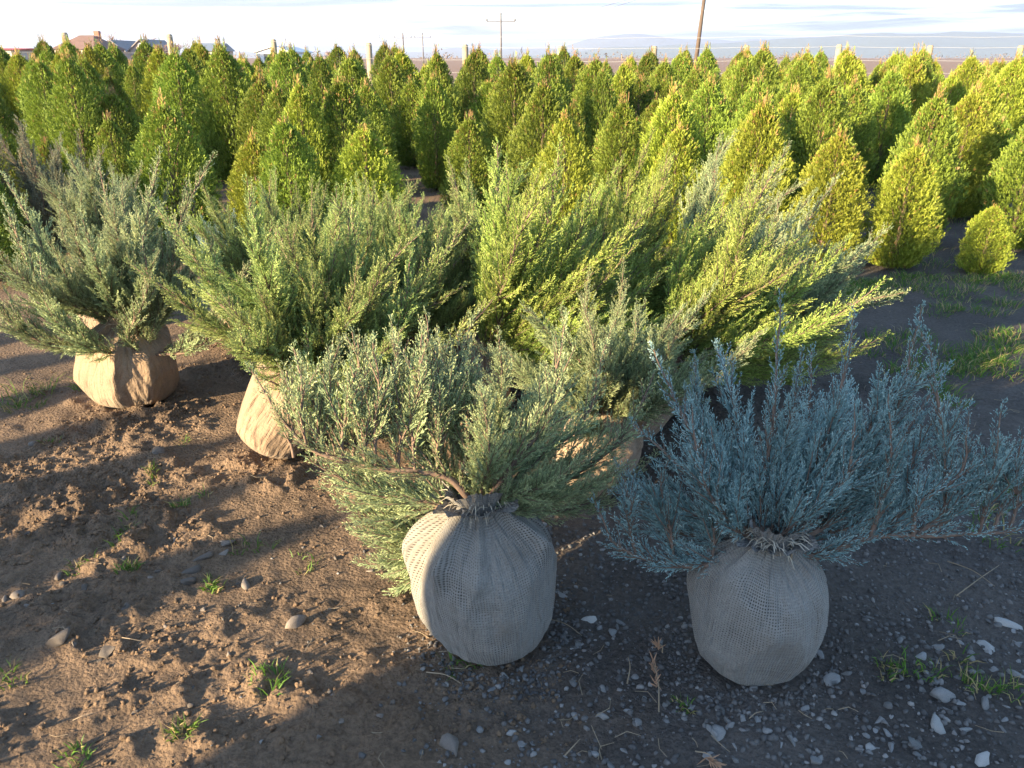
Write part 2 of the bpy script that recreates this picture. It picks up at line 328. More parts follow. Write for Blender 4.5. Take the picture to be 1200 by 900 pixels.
# ------------------------------------------------------------------ foliage growth
def blades(b, d, ln, w, tint, rg):
    """flat pointed scale shoots: one diamond each"""
    n_ = len(b); s = unit(np.cross(d, rg.normal(size=(n_, 3)))) * w[:, None]
    m = b + d * (ln * .45)[:, None]
    V = np.stack([b, m - s, b + d * ln[:, None], m + s], 1).reshape(-1, 3)
    return V, np.arange(4 * n_).reshape(-1, 4), np.repeat(tint, 4)
def grow(path, r0, lat, rg, s0=.12, lsp=.0108, tsp=.0068, bsp=.0042, ang=30, up=(0, 0, .28), w=.0016, nw=26):
    pts = spline(path, nw); T = unit(np.gradient(pts, axis=0)); L = np.linalg.norm(np.diff(pts, axis=0), axis=1).sum()
    pts = pts + np.cumsum(rg.normal(size=pts.shape), 0) * .0022 * np.linspace(0, 1, nw)[:, None]
    up = np.array(up, float); ss = np.linspace(0, 1, nw)
    wv, wf = tube_vf(pts, r0 * (1 - ss) ** .8 + .0011, 5); WV = [wv]; WF = [wf]; off = len(wv)
    nl = max(6, int(L * (1 - s0) / lsp)); s = s0 + (1 - s0) * (np.arange(nl) + rg.random(nl)) / nl; s = np.clip(s, 0, .995)
    ip = lambda A, s: np.stack([np.interp(s, ss, A[:, k]) for k in range(3)], -1)
    base = ip(pts, s); t = unit(ip(T, s)); a, b = frame(t); ph = np.arange(nl) * 2.4 + rg.random(nl)
    prof = (.10 + .90 * np.clip((1 - s) / .75, 0, 1) ** .95) * np.clip(.45 + (s - s0) * 3.5, 0, 1)
    ll = lat * prof * rg.uniform(.5, 1.25, nl); ll = np.maximum(ll, .018)
    an = np.radians(ang + rg.normal(size=nl) * 8)
    d = unit(np.cos(an)[:, None] * t + np.sin(an)[:, None] * (np.cos(ph)[:, None] * a + np.sin(ph)[:, None] * b) + up)
    c = .30 * t + up * .8 + rg.normal(size=(nl, 3)) * .1
    # side stems
    u4 = np.linspace(0, 1, 4); st = base[:, None] + ll[:, None, None] * (u4[None, :, None] * d[:, None] + .35 * (u4 ** 2)[None, :, None] * c[:, None])
    for k in np.nonzero(ll > .05)[0]:
        v, f = tube_vf(st[k], (.0016 + .008 * ll[k]) * (1 - u4) + .0005, 3); WV.append(v); WF.append(f + off); off += len(v)
    # twigs
    ntw = np.maximum(4, (ll / tsp).astype(int)); idx = np.repeat(np.arange(nl), ntw)
    k = np.concatenate([np.arange(m) for m in ntw]); u = np.clip((k + rg.random(len(k))) / ntw[idx] * .94 + .08, 0, 1)
    tb = base[idx] + ll[idx][:, None] * (u[:, None] * d[idx] + .35 * (u ** 2)[:, None] * c[idx])
    tt = unit(d[idx] + .7 * u[:, None] * c[idx]); pn = unit(rg.normal(size=(nl, 3)))[idx]
    sd = unit(np.cross(tt, pn)) * np.where(k % 2, 1, -1)[:, None] + rg.normal(size=(len(k), 3)) * .35
    ta = np.radians(26 + rg.normal(size=len(k)) * 6)
    td = unit(np.cos(ta)[:, None] * tt + np.sin(ta)[:, None] * unit(sd) + up * .25)
    tl = np.clip(ll[idx] * .38, .018, .058) * (1.1 - .7 * u) * rg.uniform(.6, 1.25, len(k))
    plant = rg.random(nl)[idx] * .3
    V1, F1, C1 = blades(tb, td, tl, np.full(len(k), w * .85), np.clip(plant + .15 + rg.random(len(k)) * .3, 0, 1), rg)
    # branchlets
    nb = np.maximum(2, (tl / bsp).astype(int)); id2 = np.repeat(np.arange(len(k)), nb)
    k2 = np.concatenate([np.arange(m) for m in nb]); u2 = (k2 + rg.random(len(k2)) * .8 + .2) / nb[id2]
    bb = tb[id2] + td[id2] * (tl[id2] * u2)[:, None]
    sb = unit(np.cross(td[id2], unit(rg.normal(size=(len(k), 3)))[id2])) * np.where(k2 % 2, 1, -1)[:, None] + rg.normal(size=(len(k2), 3)) * .4
    ba = np.radians(25 + rg.normal(size=len(k2)) * 8)
    bd = unit(np.cos(ba)[:, None] * td[id2] + np.sin(ba)[:, None] * unit(sb))
    bl = np.clip(tl[id2] * .46, .009, .022) * (1.15 - .6 * u2) * rg.uniform(.7, 1.3, len(k2))
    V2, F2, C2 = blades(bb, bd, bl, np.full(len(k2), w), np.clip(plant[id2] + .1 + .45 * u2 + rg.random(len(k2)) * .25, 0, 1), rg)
    V = np.concatenate([V1, V2]); F = np.concatenate([F1, F2 + len(V1)])
    return (np.concatenate(WV), np.concatenate(WF)), (V, F, np.concatenate([C1, C2]))
def branch_meshes(path, r0, lat, rg, off=None, **kw):
    (wv, wf), (v, f, c) = grow(path, r0, lat, rg, **kw)
    if off is not None: wv = wv - off; v = v - off
    return mesh('branch', wv, wf, [M['wood']], True), mesh('foliage', v, f, [M['jun_grey']], False, c)
# shared branches: grow along +Z and bend towards +X
ARCH = []
for k in range(16):
    rg = np.random.default_rng(100 + k); b_ = rg.uniform(-.10, .32); y_ = rg.uniform(-.15, .15)
    pts = [(0, 0, 0), (.02 * b_ + rg.normal() * .02, y_ * .3, .25), (.15 * b_ + rg.normal() * .025, y_ * .7, .48), (.5 * b_ + rg.normal() * .03, y_, .74), (b_, y_ * .7, .99)]
    ARCH.append(branch_meshes(pts, .0065, rg.uniform(.2, .28), rg, up=(.22, 0, .12), s0=.08, w=.0018, lsp=.0105))

def ball_mesh(base, axis, r, h, rg, folds=9, deep=.16, fine=True):
    """burlap ball: round and heavy below, gathered into a pleated neck"""
    axis = unit(np.array(axis, float)); nu, nv = (200, 84) if fine else (110, 48)
    th = np.linspace(0, 2 * math.pi, nu, endpoint=False); v = np.linspace(0, 1, nv)
    rr = np.interp(v, [0, .02, .07, .16, .3, .45, .6, .72, .82, .9, .96, 1], [.02, .36, .60, .82, .97, 1, .96, .86, .68, .46, .3, .25]) * r
    zz = np.interp(v, [0, .02, .07, .16, .3, .45, .6, .72, .82, .9, .96, 1], [0, 0, .03, .11, .27, .44, .6, .73, .83, .91, .97, 1.03]) * h
    k_ = np.ones(5) / 5; rr[2:-2] = np.convolve(rr, k_, 'valid'); zz[2:-2] = np.convolve(zz, k_, 'valid')
    TH, VV = np.meshgrid(th, v)
    f = np.zeros_like(TH)
    for q in range(folds):
        a0 = rg.uniform(0, 6.28); tw = rg.uniform(-.9, .9); wd = rg.uniform(.05, .16); v0 = rg.uniform(-.1, .4); am = rg.uniform(.5, 1.1) * rg.choice([1, 1, -.8])
        dd = (TH - a0 - tw * (VV - .9) + math.pi) % (2 * math.pi) - math.pi
        f += am * np.exp(-(dd / wd) ** 2) * np.clip((VV - v0) / (1 - v0), 0, 1) ** 1.1
    lump = .10 * (fbm(np.cos(TH) * 1.6 + 5, np.sin(TH) * 1.6 + VV * 3, int(rg.integers(99)), 3) - .45)
    wr = .012 * np.sin(TH * 23 + 4 * np.sin(TH * 3 + VV * 5)) * np.clip(VV - .55, 0, 1) * 2
    cre = np.abs(fbm(np.cos(TH) * 2.3 + 20, np.sin(TH) * 2.3 + VV * 2.2 + TH * 0, int(rg.integers(99)), 3) - .46)
    rad = rr[:, None] * (1 + deep * f * (.6 + .9 * VV) + lump * 1.3 + wr - .34 * np.clip(.10 - cre, 0, 1) * np.clip(VV * 4, 0, 1))
    X = rad * np.cos(TH); Y = rad * np.sin(TH); Z = np.repeat(zz[:, None], nu, 1) * (1 + .04 * np.sin(TH * 2 + 1))
    a = unit(np.cross([0, 1, .01], axis)); b = np.cross(axis, a)
    V = base + X[..., None] * a + Y[..., None] * b + (Z - 0.0)[..., None] * axis
    V = V.reshape(-1, 3); cen = base + axis * h * .45
    for q in range(9):
        n_ = rg.normal(size=3); n_ = unit(n_ - axis * np.dot(n_, axis) * 1.0 + axis * rg.uniform(-.45, .1)); d_ = (V - cen) @ n_; c_ = r * rg.uniform(.78, .94); V = V - np.outer(np.clip(d_ - c_, 0, None) * .8, n_)
    drop = V[:, 2].min() - base[2]; V[:, 2] -= drop + .02                    # rest on the ground, pressed in a little
    low = base[2] - .004; kz = V[:, 2] < low; V[kz, 2] = low + (V[kz, 2] - low) * .15
    i = np.arange(nv - 1)[:, None] * nu; j = np.arange(nu)[None, :]; F = np.stack([i + j, i + (j + 1) % nu, i + nu + (j + 1) % nu, i + nu + j], -1).reshape(-1, 4)
    su = np.concatenate([[0], np.cumsum(np.hypot(np.diff(rr), np.diff(zz)))])
    uv = np.stack([np.abs((TH / math.pi) - 1) * math.pi * r * .95, np.repeat(su[:, None], nu, 1)], -1).reshape(-1, 2)
    neck = base + axis * h * 1.0; neck[2] -= drop + .02
    return V, F, uv, neck, (a, b, axis)
def collar_mesh(neck, fr, r, rg, h=.05, flare=.5):
    a, b, c = fr; nu, nv = 90, 7; th = np.linspace(0, 2 * math.pi, nu, endpoint=False); V = []; uv = []
    hh = h * (.7 + .55 * vnoise(np.cos(th) * 1.6 + 9, np.sin(th) * 1.6, int(rg.integers(99)))) + rg.random(nu) ** 2 * .014
    for k in range(nv):
        t = k / (nv - 1); rad = r * (.86 + flare * t ** 1.4 * (1 + .22 * np.sin(th * 5 + 2 * np.sin(2 * th)))) * (1 + .07 * t * np.sin(th * 13 + 2 * np.sin(th * 3)))
        V.append(neck + rad[:, None] * (np.cos(th)[:, None] * a + np.sin(th)[:, None] * b) + (hh * (t - .25))[:, None] * c)
        uv.append(np.stack([th * .2, hh * t], -1))
    i = np.arange(nv - 1)[:, None] * nu; j = np.arange(nu)[None, :]; F = np.stack([i + j, i + (j + 1) % nu, i + nu + (j + 1) % nu, i + nu + j], -1).reshape(-1, 4)
    return np.concatenate(V), F, np.concatenate(uv)

def juniper(label, base, axis, r, h, hero=(), n=20, spread=55, length=(.7, 1.1), mt='jun_grey', cloth='burlap_tan', seed=0, lean=None,
            deep=.2, collar=True, group='balled junipers waiting on the ground', bmin=-.25, folds=9, avoid=None, hero_lat=.17, hw=.00135, origin=None):
    rg = np.random.default_rng(seed); base = np.array(base, float); base[2] = float(gh(base[0], base[1]))
    root = thing('juniper_plant', label, 'juniper', base, group)
    V, F, uv, neck, fr = ball_mesh(base, axis, r, h, rg, folds, deep, len(hero) > 0)
    rb = link('root_ball', mesh('root_ball', V - base, F, [M[cloth]], True, uv=uv), root)
    if collar:
        cv, cf, cu = collar_mesh(neck, fr, r * .28, rg, h=.085 if collar == 'big' else .06, flare=.65 if collar == 'big' else .5)
        link('cloth_collar', mesh('cloth_collar', cv - base, cf, [M[cloth]], True, uv=cu), rb)
    if collar == 'big':
        cv, cf, cu = collar_mesh(neck - fr[2] * .005, fr, r * .33, rg, h=.035, flare=.9)
        link('torn_rim', mesh('torn_rim', cv - base, cf, [M[cloth]], True, uv=cu), rb)
    mb = MB(); th = np.linspace(0, 12.4, 50); a, b, c = fr                   # twine round the neck, two turns
    ring = (neck - c * h * .045 - base) + r * .27 * (np.cos(th)[:, None] * a + np.sin(th)[:, None] * b) + (np.sin(th * .5) * .006)[:, None] * c
    mb.tube(ring, .0035, 5); 
    for q in range(2):
        e0 = ring[-1] if q else ring[0]; dirn = unit(a * rg.normal() - b * .8 + rg.normal(size=3) * .3)
        mb.tube(spline([e0, e0 + dirn * .04 - c * .0, e0 + dirn * .06 - c * .06, e0 + dirn * .07 - c * .12], 8), .0025, 4)
    mb.build('twine', M['straw'], rb, True)
    soil = MB(); soil.tube([neck - c * .10 - base, neck - c * .015 - base, neck + c * .002 - base], [r * .24, r * .24, r * .05], 14); soil.build('soil_plug', M['clod'], rb, True)
    # loose threads at the torn rim
    fm = MB()
    for q in range(110 if collar == 'big' else 22):
        an = rg.uniform(0, 6.28); o_ = neck - base + r * .3 * (math.cos(an) * a + math.sin(an) * b) + c * rg.uniform(0, .04); dr = unit(math.cos(an) * a + math.sin(an) * b + c * rg.uniform(-.2, 1.2) + rg.normal(size=3) * .4); ln = rg.uniform(.02, .065)
        fm.tube([o_, o_ + dr * ln * .6, o_ + dr * ln + np.array([0, 0, -.014])], [.0014, .0012, .0007], 3, False)
    fm.build('loose_threads', M['thread'], rb)['kind'] = 'stuff'
    for path, lat, r0 in hero:
        bm_, fm_ = branch_meshes(path, r0, lat, rg, off=base, w=hw, s0=.06)
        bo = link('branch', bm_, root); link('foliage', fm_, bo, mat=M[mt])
    lean = unit(np.array(axis if lean is None else lean, float)); la, lb = frame(lean[None]); la, lb = la[0], lb[0]
    az0 = rg.uniform(0, 6.28)
    for k in range(n):
        q = (k + .5) / n; inc = R(spread) * q ** .6 * rg.uniform(.8, 1.15); az = az0 + k * 2.39996 + rg.uniform(-.3, .3)
        d = math.cos(inc) * lean + math.sin(inc) * (math.cos(az) * la + math.sin(az) * lb)
        if d[2] < bmin: d[2] = bmin + rg.uniform(0, .12)
        d = unit(d); ln = rg.uniform(*length)
        x = np.array([0, 0, 1.]) * (1 if d[2] < .95 else .2) + rg.normal(size=3) * .25; x = unit(x - d * np.dot(x, d)); y = np.cross(d, x)
        m4 = Matrix(((x[0], y[0], d[0], 0), (x[1], y[1], d[1], 0), (x[2], y[2], d[2], 0), (0, 0, 0, 1)))
        bm_, fm_ = ARCH[int(rg.integers(len(ARCH)))]
        bo = link('branch', bm_, root); bo.matrix_local = Matrix.Translation(Vector(neck - base - c * .05)) @ m4 @ Matrix.Scale(ln, 4)
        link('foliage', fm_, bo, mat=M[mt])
    return root, neck

Pp = lambda *a: [P(*q) for q in a]
# ---- the front plant with the loose grey sack
A = P(578, 700, 1.80); A = np.array([-.045, 1.79, 0])
heroA = [
 (Pp((560,598,1.75),(520,558,1.72),(440,548,1.68),(370,530,1.66),(325,490,1.68),(288,432,1.72)), .11, .010),
 (Pp((563,598,1.75),(600,545,1.76),(640,490,1.80),(652,430,1.83),(662,362,1.87)), .17, .009),
 (Pp((570,598,1.77),(625,580,1.86),(690,545,1.92),(735,500,1.98),(768,430,2.05)), .17, .008),
 (Pp((572,600,1.78),(650,600,1.92),(715,580,2.0),(765,535,2.05)), .15, .007),
 (Pp((566,598,1.76),(590,540,1.86),(568,470,1.92),(548,395,1.98)), .15, .007),
 (Pp((566,598,1.76),(625,545,1.9),(690,490,1.98),(712,410,2.03)), .17, .007),
 (Pp((440,548,1.68),(440,500,1.69),(446,450,1.72),(440,392,1.75)), .125, .0035),
 (Pp((402,540,1.67),(400,500,1.68),(408,455,1.70),(404,410,1.72)), .11, .003),
 (Pp((486,554,1.70),(484,500,1.72),(490,445,1.74),(491,382,1.78)), .125, .0035),
 (Pp((512,556,1.72),(512,510,1.73),(505,460,1.75),(464,395,1.80)), .115, .003),
 (Pp((360,527,1.66),(352,490,1.67),(350,450,1.69),(338,410,1.72)), .105, .003),
 (Pp((545,600,1.77),(500,590,1.80),(440,580,1.78),(362,545,1.76)), .21, .006),
 (Pp((545,610,1.80),(505,632,1.88),(450,610,1.86),(380,566,1.84)), .21, .006),
 (Pp((542,620,1.82),(508,655,1.93),(460,640,1.92),(400,590,1.90)), .21, .006),
 (Pp((540,628,1.84),(505,668,1.97),(472,660,1.96),(425,615,1.94)), .21, .006),
 (Pp((371,540,1.69),(372,502,1.71),(368,463,1.75),(373,425,1.80)), .15, .0035),
 (Pp((395,542,1.73),(388,495,1.75),(382,447,1.79),(397,400,1.84)), .15, .0035),
 (Pp((412,546,1.74),(420,492,1.76),(427,439,1.80),(418,385,1.85)), .15, .0035),
 (Pp((427,547,1.67),(428,508,1.69),(426,469,1.73),(440,430,1.78)), .15, .0035),
 (Pp((465,552,1.78),(458,492,1.80),(465,432,1.84),(460,372,1.89)), .15, .0035),
 (Pp((466,552,1.70),(470,508,1.72),(469,464,1.76),(480,420,1.81)), .15, .0035),
 (Pp((496,552,1.80),(500,492,1.82),(508,432,1.86),(502,372,1.91)), .15, .0035),
 (Pp((512,552,1.76),(520,501,1.78),(514,449,1.82),(515,398,1.87)), .15, .0035),
 (Pp((528,552,1.84),(535,491,1.86),(536,431,1.90),(549,370,1.95)), .15, .0035),
 (Pp((542,552,1.78),(550,511,1.80),(550,471,1.84),(555,430,1.89)), .15, .0035),
 (Pp((344,536,1.68),(340,504,1.70),(345,472,1.74),(342,440,1.79)), .15, .0035),
 (Pp((545,605,1.80),(490,600,1.84),(430,570,1.84),(372,520,1.84)), .2, .006),
 (Pp((540,630,1.85),(500,680,2.0),(480,672,2.0),(450,650,1.99)), .15, .005),
 (Pp((540,620,1.84),(520,640,1.95),(480,625,1.96),(430,575,1.97)), .21, .006),
]
juniper('juniper in a loose grey open-weave sack, branches sprawling left and upward, half in sun', A, (-.09, -.02, 1), .2, .47, heroA, n=12, spread=70, length=(.36, .56), mt='jun_grey', cloth='burlap_open', seed=3, collar='big', deep=.26, lean=(.35, .45, .8), folds=12)
# ---- the blue plant on the right
B = np.array([.66, 1.70, 0])
heroB = [
 (Pp((897,640,1.66),(862,580,1.74),(812,500,1.82),(768,400,1.9)), .15, .009),
 (Pp((895,640,1.66),(892,590,1.72),(908,480,1.80),(917,345,1.9)), .14, .009),
 (Pp((915,640,1.67),(955,555,1.76),(978,480,1.82),(997,372,1.9)), .15, .009),
 (Pp((920,642,1.68),(980,605,1.74),(1027,525,1.80),(1053,460,1.84),(1076,366,1.9)), .16, .009),
 (Pp((1060,632,1.68),(1106,600,1.70),(1104,530,1.75),(1092,438,1.80),(1072,392,1.83)), .14, .007),
 (Pp((918,645,1.66),(960,652,1.66),(1025,630,1.67),(1115,627,1.68),(1200,620,1.70),(1262,590,1.72)), .11, .010),
 (Pp((1148,624,1.69),(1155,580,1.70),(1158,540,1.72),(1164,478,1.75)), .12, .0035),
 (Pp((1182,622,1.70),(1192,590,1.71),(1188,560,1.72),(1196,512,1.75)), .12, .0035),
 (Pp((1020,630,1.67),(1032,590,1.68),(1040,540,1.70),(1036,470,1.74)), .11, .006),
 (Pp((1070,628,1.67),(1078,590,1.68),(1130,550,1.72),(1140,480,1.76)), .11, .006),
 (Pp((890,645,1.66),(831,662,1.68),(774,660,1.70),(722,637,1.72),(694,580,1.75)), .12, .008),
 (Pp((890,640,1.66),(850,590,1.70),(800,550,1.74),(738,495,1.8)), .14, .007),
 (Pp((790,661,1.70),(786,620,1.71),(776,585,1.73),(784,520,1.77)), .13, .004),
 (Pp((745,648,1.71),(736,615,1.72),(738,585,1.73),(728,540,1.76)), .12, .0035),
 (Pp((835,662,1.69),(838,620,1.70),(846,575,1.72),(838,500,1.77)), .13, .004),
 (Pp((910,642,1.68),(930,580,1.80),(950,500,1.9),(955,420,1.98)), .16, .007),
 (Pp((905,642,1.68),(870,560,1.82),(860,470,1.92),(850,420,2.0)), .16, .007),
 (Pp((915,642,1.68),(1000,580,1.84),(1060,520,1.92),(1120,430,2.0)), .16, .007),
 (Pp((915,645,1.68),(1020,610,1.84),(1100,580,1.94),(1180,540,2.0)), .16, .007),
 (Pp((890,645,1.67),(820,630,1.8),(760,600,1.88),(712,530,1.95)), .17, .007),
 (Pp((890,645,1.67),(830,610,1.76),(770,590,1.8),(720,570,1.84)), .16, .006),
 (Pp((1000,640,1.67),(1060,600,1.72),(1075,540,1.78),(1120,470,1.84)), .14, .006),
 (Pp((1090,627,1.68),(1128,590,1.70),(1132,540,1.74),(1128,470,1.8)), .12, .006),
 (Pp((1210,618,1.70),(1222,580,1.72),(1215,540,1.74),(1226,490,1.78)), .12, .0035),
 (Pp((1165,623,1.69),(1175,585,1.72),(1178,545,1.76),(1170,510,1.8)), .12, .0035),
 (Pp((900,642,1.68),(935,610,1.66),(990,560,1.68),(1010,470,1.74)), .15, .007),
 (Pp((895,642,1.68),(862,615,1.66),(830,560,1.67),(815,470,1.73)), .15, .007),
]
juniper('steel blue juniper fully in shade, its pale grey sack tied in a frayed knot', B, (.02, -.06, 1), .182, .42, heroB, n=4, spread=50, length=(.5, .72), bmin=.25, mt='jun_blue', cloth='burlap_open', seed=8, collar='big', lean=(.1, .55, .8), deep=.24, hw=.0014)
# ---- left plant
Cb = G(146, 478); Cb = np.array([Cb[0], Cb[1] + .13, 0])
heroC = [
 (Pp((150,415,3.4),(80,385,3.3),(30,310,3.35),(2,235,3.4)), .2, .010),
 (Pp((150,415,3.4),(60,405,3.25),(0,370,3.2),(-40,310,3.2)), .2, .010),
 (Pp((170,412,3.4),(178,390,3.42),(198,325,3.46),(214,250,3.52),(250,178,3.6)), .2, .010),
 (Pp((155,412,3.4),(140,340,3.4),(135,270,3.5),(118,190,3.6)), .2, .009),
 (Pp((160,414,3.4),(160,340,3.4),(170,260,3.5),(185,175,3.62)), .2, .009),
 (Pp((180,415,3.4),(235,395,3.35),(268,350,3.35),(292,305,3.4)), .18, .008),
 (Pp((180,416,3.38),(222,412,3.28),(248,392,3.26),(262,370,3.26)), .12, .006),
 (Pp((150,416,3.38),(105,408,3.2),(60,370,3.15),(40,300,3.2)), .18, .008),
 (Pp((165,414,3.38),(150,395,3.25),(170,340,3.22),(165,270,3.3)), .16, .007),
]
juniper('spreading grey-green juniper in a squat tan burlap ball beside a grass tuft', Cb, (.05, -.05, 1), .235, .41, heroC, n=22, spread=72, length=(.5, .8), mt='jun_grey', seed=21, deep=.26, lean=(.0, .15, 1), folds=12, hw=.0018)
# ---- sunlit plant in the middle, ball tipped over
Db = G(325, 540); Db = np.array([Db[0] - .07, Db[1] + .07, 0])
heroD = [
 (Pp((395,470,2.95),(350,440,2.85),(300,395,2.8),(240,338,2.8)), .17, .008),
 (Pp((395,470,2.95),(370,420,2.9),(345,330,3.0),(322,260,3.1)), .2, .009),
 (Pp((398,470,2.95),(410,400,2.9),(415,310,3.0),(420,215,3.15)), .2, .009),
 (Pp((400,470,2.95),(450,400,2.85),(500,330,2.9),(560,250,3.05)), .2, .009),
 (Pp((400,470,2.95),(440,430,2.8),(470,370,2.8),(480,290,2.9)), .18, .008),
 (Pp((400,472,2.95),(470,440,2.85),(540,395,2.85),(600,330,2.95)), .18, .008),
 (Pp((400,472,2.95),(350,460,2.8),(300,440,2.72),(280,425,2.7)), .1, .006),
 (Pp((400,472,2.95),(400,480,2.7),(410,470,2.55),(420,430,2.5)), .2, .007),
 (Pp((400,472,2.95),(440,470,2.7),(480,460,2.6),(500,420,2.6)), .2, .007),
 (Pp((400,472,2.95),(380,470,2.75),(360,440,2.65),(350,390,2.62)), .2, .007),
]
juniper('large sunlit green juniper whose tan burlap ball has tipped toward the left plant', Db, (.42, .1, .72), .19, .42, heroD, n=36, spread=66, length=(.5, .9), mt='jun_green', seed=34, lean=(.35, .0, .9), hw=.0017, deep=.24)
# ---- the rest of the pile
def at(px, py): g = G(px, py); return np.array([g[0], g[1], 0])
pile = [
 ('yellow-green juniper behind the open grey sack, leaning toward the track', at(527, 535) + [.02, .13, 0], (.25, .2, .9), .17, .42, 38, 46, (.65, 1.0), 'jun_yellow', (.75, .2, .5)),
 ('upright green juniper with a shaded ball between the two tan burlap balls', at(316, 446) + [0, .16, 0], (.1, .1, 1), .18, .40, 28, 50, (.5, .74), 'jun_green', (.1, .15, 1)),
 ('feathery green juniper with its ball half hidden behind the tipped juniper', at(530, 470) + [.02, .1, 0], (.2, .1, .9), .18, .42, 34, 58, (.5, .78), 'jun_green', (.5, .1, .8)),
 ('grey-green juniper behind the left plant, pale ball showing through its branches', at(118, 385) + [0, .1, 0], (.1, -.1, 1), .22, .46, 26, 50, (.45, .72), 'jun_grey', (.35, .05, 1)),
 ('low blue-green juniper in shade between left plant and tipped juniper', at(268, 405) + [.02, .1, 0], (.3, .2, .8), .16, .32, 36, 95, (.36, .58), 'jun_blue', (.1, -.15, .85)),
 ('yellow-tipped juniper sprawling behind the steel blue one', at(700, 545) + [.1, .25, 0], (.5, .2, .7), .17, .4, 32, 46, (.65, 1.0), 'jun_yellow', (.85, .25, .36)),
 ('grey juniper at the pile end, long tips reaching over the track', at(770, 500) + [.0, .2, 0], (.6, .2, .6), .17, .4, 30, 46, (.6, .95), 'jun_grey', (.92, .3, .28)),
 ('dense yellow-green juniper in the heart of the pile', at(650, 460) + [0, .1, 0], (.3, .1, .9), .18, .42, 32, 46, (.6, .95), 'jun_yellow', (.75, .2, .48)),
 ('tall green juniper rising between the tipped juniper and the pile heart', at(440, 448) + [0, .1, 0], (.1, .1, 1), .18, .42, 34, 58, (.5, .75), 'jun_green', (.15, .15, 1)),
 ('bright green juniper crowded against the ball of the leaning yellow-green one', at(470, 492) + [.02, .12, 0], (.1, .1, 1), .16, .36, 30, 60, (.5, .78), 'jun_green', (.1, .1, 1)),
 ('bluish juniper wedged between the two grey sacks', at(690, 590) + [.03, .12, 0], (.1, .1, 1), .16, .34, 28, 76, (.45, .68), 'jun_grey', (.1, -.05, 1)),
 ('green juniper at the back of the pile near the arborvitae', at(760, 430) + [0, .2, 0], (.4, .2, .8), .18, .42, 24, 42, (.65, 1.0), 'jun_grey', (.85, .2, .42)),
]
for k, (lb_, b0, ax_, r_, h_, n_, sp_, ln_, mt_, le_) in enumerate(pile):
    juniper(lb_, b0, ax_, r_, h_, (), n_, sp_, ln_, mt_, seed=50 + k, lean=le_)

# ------------------------------------------------------------------ arborvitae
def thuja_mesh(seed, ns=10500):
    rg = np.random.default_rng(seed)
    zz = rg.random(ns) ** 1.15; th = rg.uniform(0, 6.2832, ns)
    pr = lambda z: np.interp(z, [0, .06, .16, .3, .5, .7, .85, .95, 1], [.15, .23, .28, .30, .285, .235, .16, .085, .02])
    lump = 1 + .95 * (fbm(np.cos(th) * 1.7 + 4 + seed, np.sin(th) * 1.7 + zz * 7, seed, 3) - .47)
    rad = pr(zz) * lump
    ro = np.stack([np.cos(th), np.sin(th), 0 * th], -1)
    inn = rg.uniform(.45, .95, ns); base = ro * (rad * inn)[:, None]; base[:, 2] = zz * .93 + .02
    el = np.radians(rg.uniform(35, 75, ns) + zz * 12)
    d = unit(ro * np.cos(el)[:, None] + np.array([0, 0, 1]) * np.sin(el)[:, None] + rg.normal(size=(ns, 3)) * .22)
    ln = np.where(rg.random(ns) < .05, 1.7, 1) * rg.uniform(.024, .052, ns) * (.7 + .3 * (1 - zz))
    # top leaders
    nl = 34; lb_ = np.stack([rg.normal(size=nl) * .022, rg.normal(size=nl) * .022, rg.uniform(.84, .985, nl)], -1); ldr = unit(np.stack([rg.normal(size=nl) * .2, rg.normal(size=nl) * .2, np.ones(nl)], -1))
    brown = np.concatenate([rg.random(ns) < .018 + .05 * (zz > .8), rg.random(nl) < .6])
    base = np.concatenate([base, lb_]); d = np.concatenate([d, ldr]); ln = np.concatenate([ln, rg.uniform(.04, .105, nl)]); ro = np.concatenate([ro, unit(rg.normal(size=(nl, 3)))])
    n_ = len(base); pn = unit(np.cross(d, ro) + rg.normal(size=(n_, 3)) * .5); sd = np.cross(pn, d)      # plane of the flat spray
    tone = rg.random(n_) * .6
    Vs, Cs = [], []; nbl = 6
    for q in range(nbl):                                          # pinnate fan: leaflets both sides and a tip
        u = q / (nbl - 1); sg = 1 if q % 2 else -1; an = np.radians((42 - 30 * u) + rg.normal(size=n_) * 8) * sg if q < nbl - 1 else np.zeros(n_)
        b = base + d * (ln * (u * .72))[:, None]
        dd = unit(d * np.cos(an)[:, None] + sd * np.sin(an)[:, None] + rg.normal(size=(n_, 3)) * .1)
        l_ = ln * (.55 - .2 * u) * rg.uniform(.7, 1.2, n_); w_ = .0029 * rg.uniform(.7, 1.3, n_)
        s = unit(np.cross(pn, dd)) * w_[:, None] + pn * (rg.normal(size=n_) * .0012)[:, None]; m = b + dd * (l_ * .55)[:, None]
        Vs.append(np.stack([b, m - s, b + dd * l_[:, None], m + s], 1))
        c = np.where(brown, .97, np.clip(tone + .3 * u + rg.random(n_) * .1, 0, .93)); Cs.append(np.repeat(c[:, None], 4, 1))
    V = np.stack(Vs, 1).reshape(-1, 3); C = np.stack(Cs, 1).reshape(-1)
    return mesh('crown', V, np.arange(len(V)).reshape(-1, 4), [M['thuja']], False, C)
CROWN = [thuja_mesh(300 + k) for k in range(5)]
_t = MB(); _t.tube([(0, 0, -.06), (.004, 0, .3), (0, .005, .6), (0, 0, .9)], [.024, .02, .013, .004], 7)
for q in range(16):
    an = q * 2.4; z = .08 + q * .045; l_ = .2 * (1 - z); _t.tube([(0, 0, z), (math.cos(an) * l_ * .6, math.sin(an) * l_ * .6, z + .06), (math.cos(an) * l_, math.sin(an) * l_, z + .16)], [.007, .005, .002], 4)
TRUNK = _t.mesh('trunk', M['trunk'], True)
rg = np.random.default_rng(77)
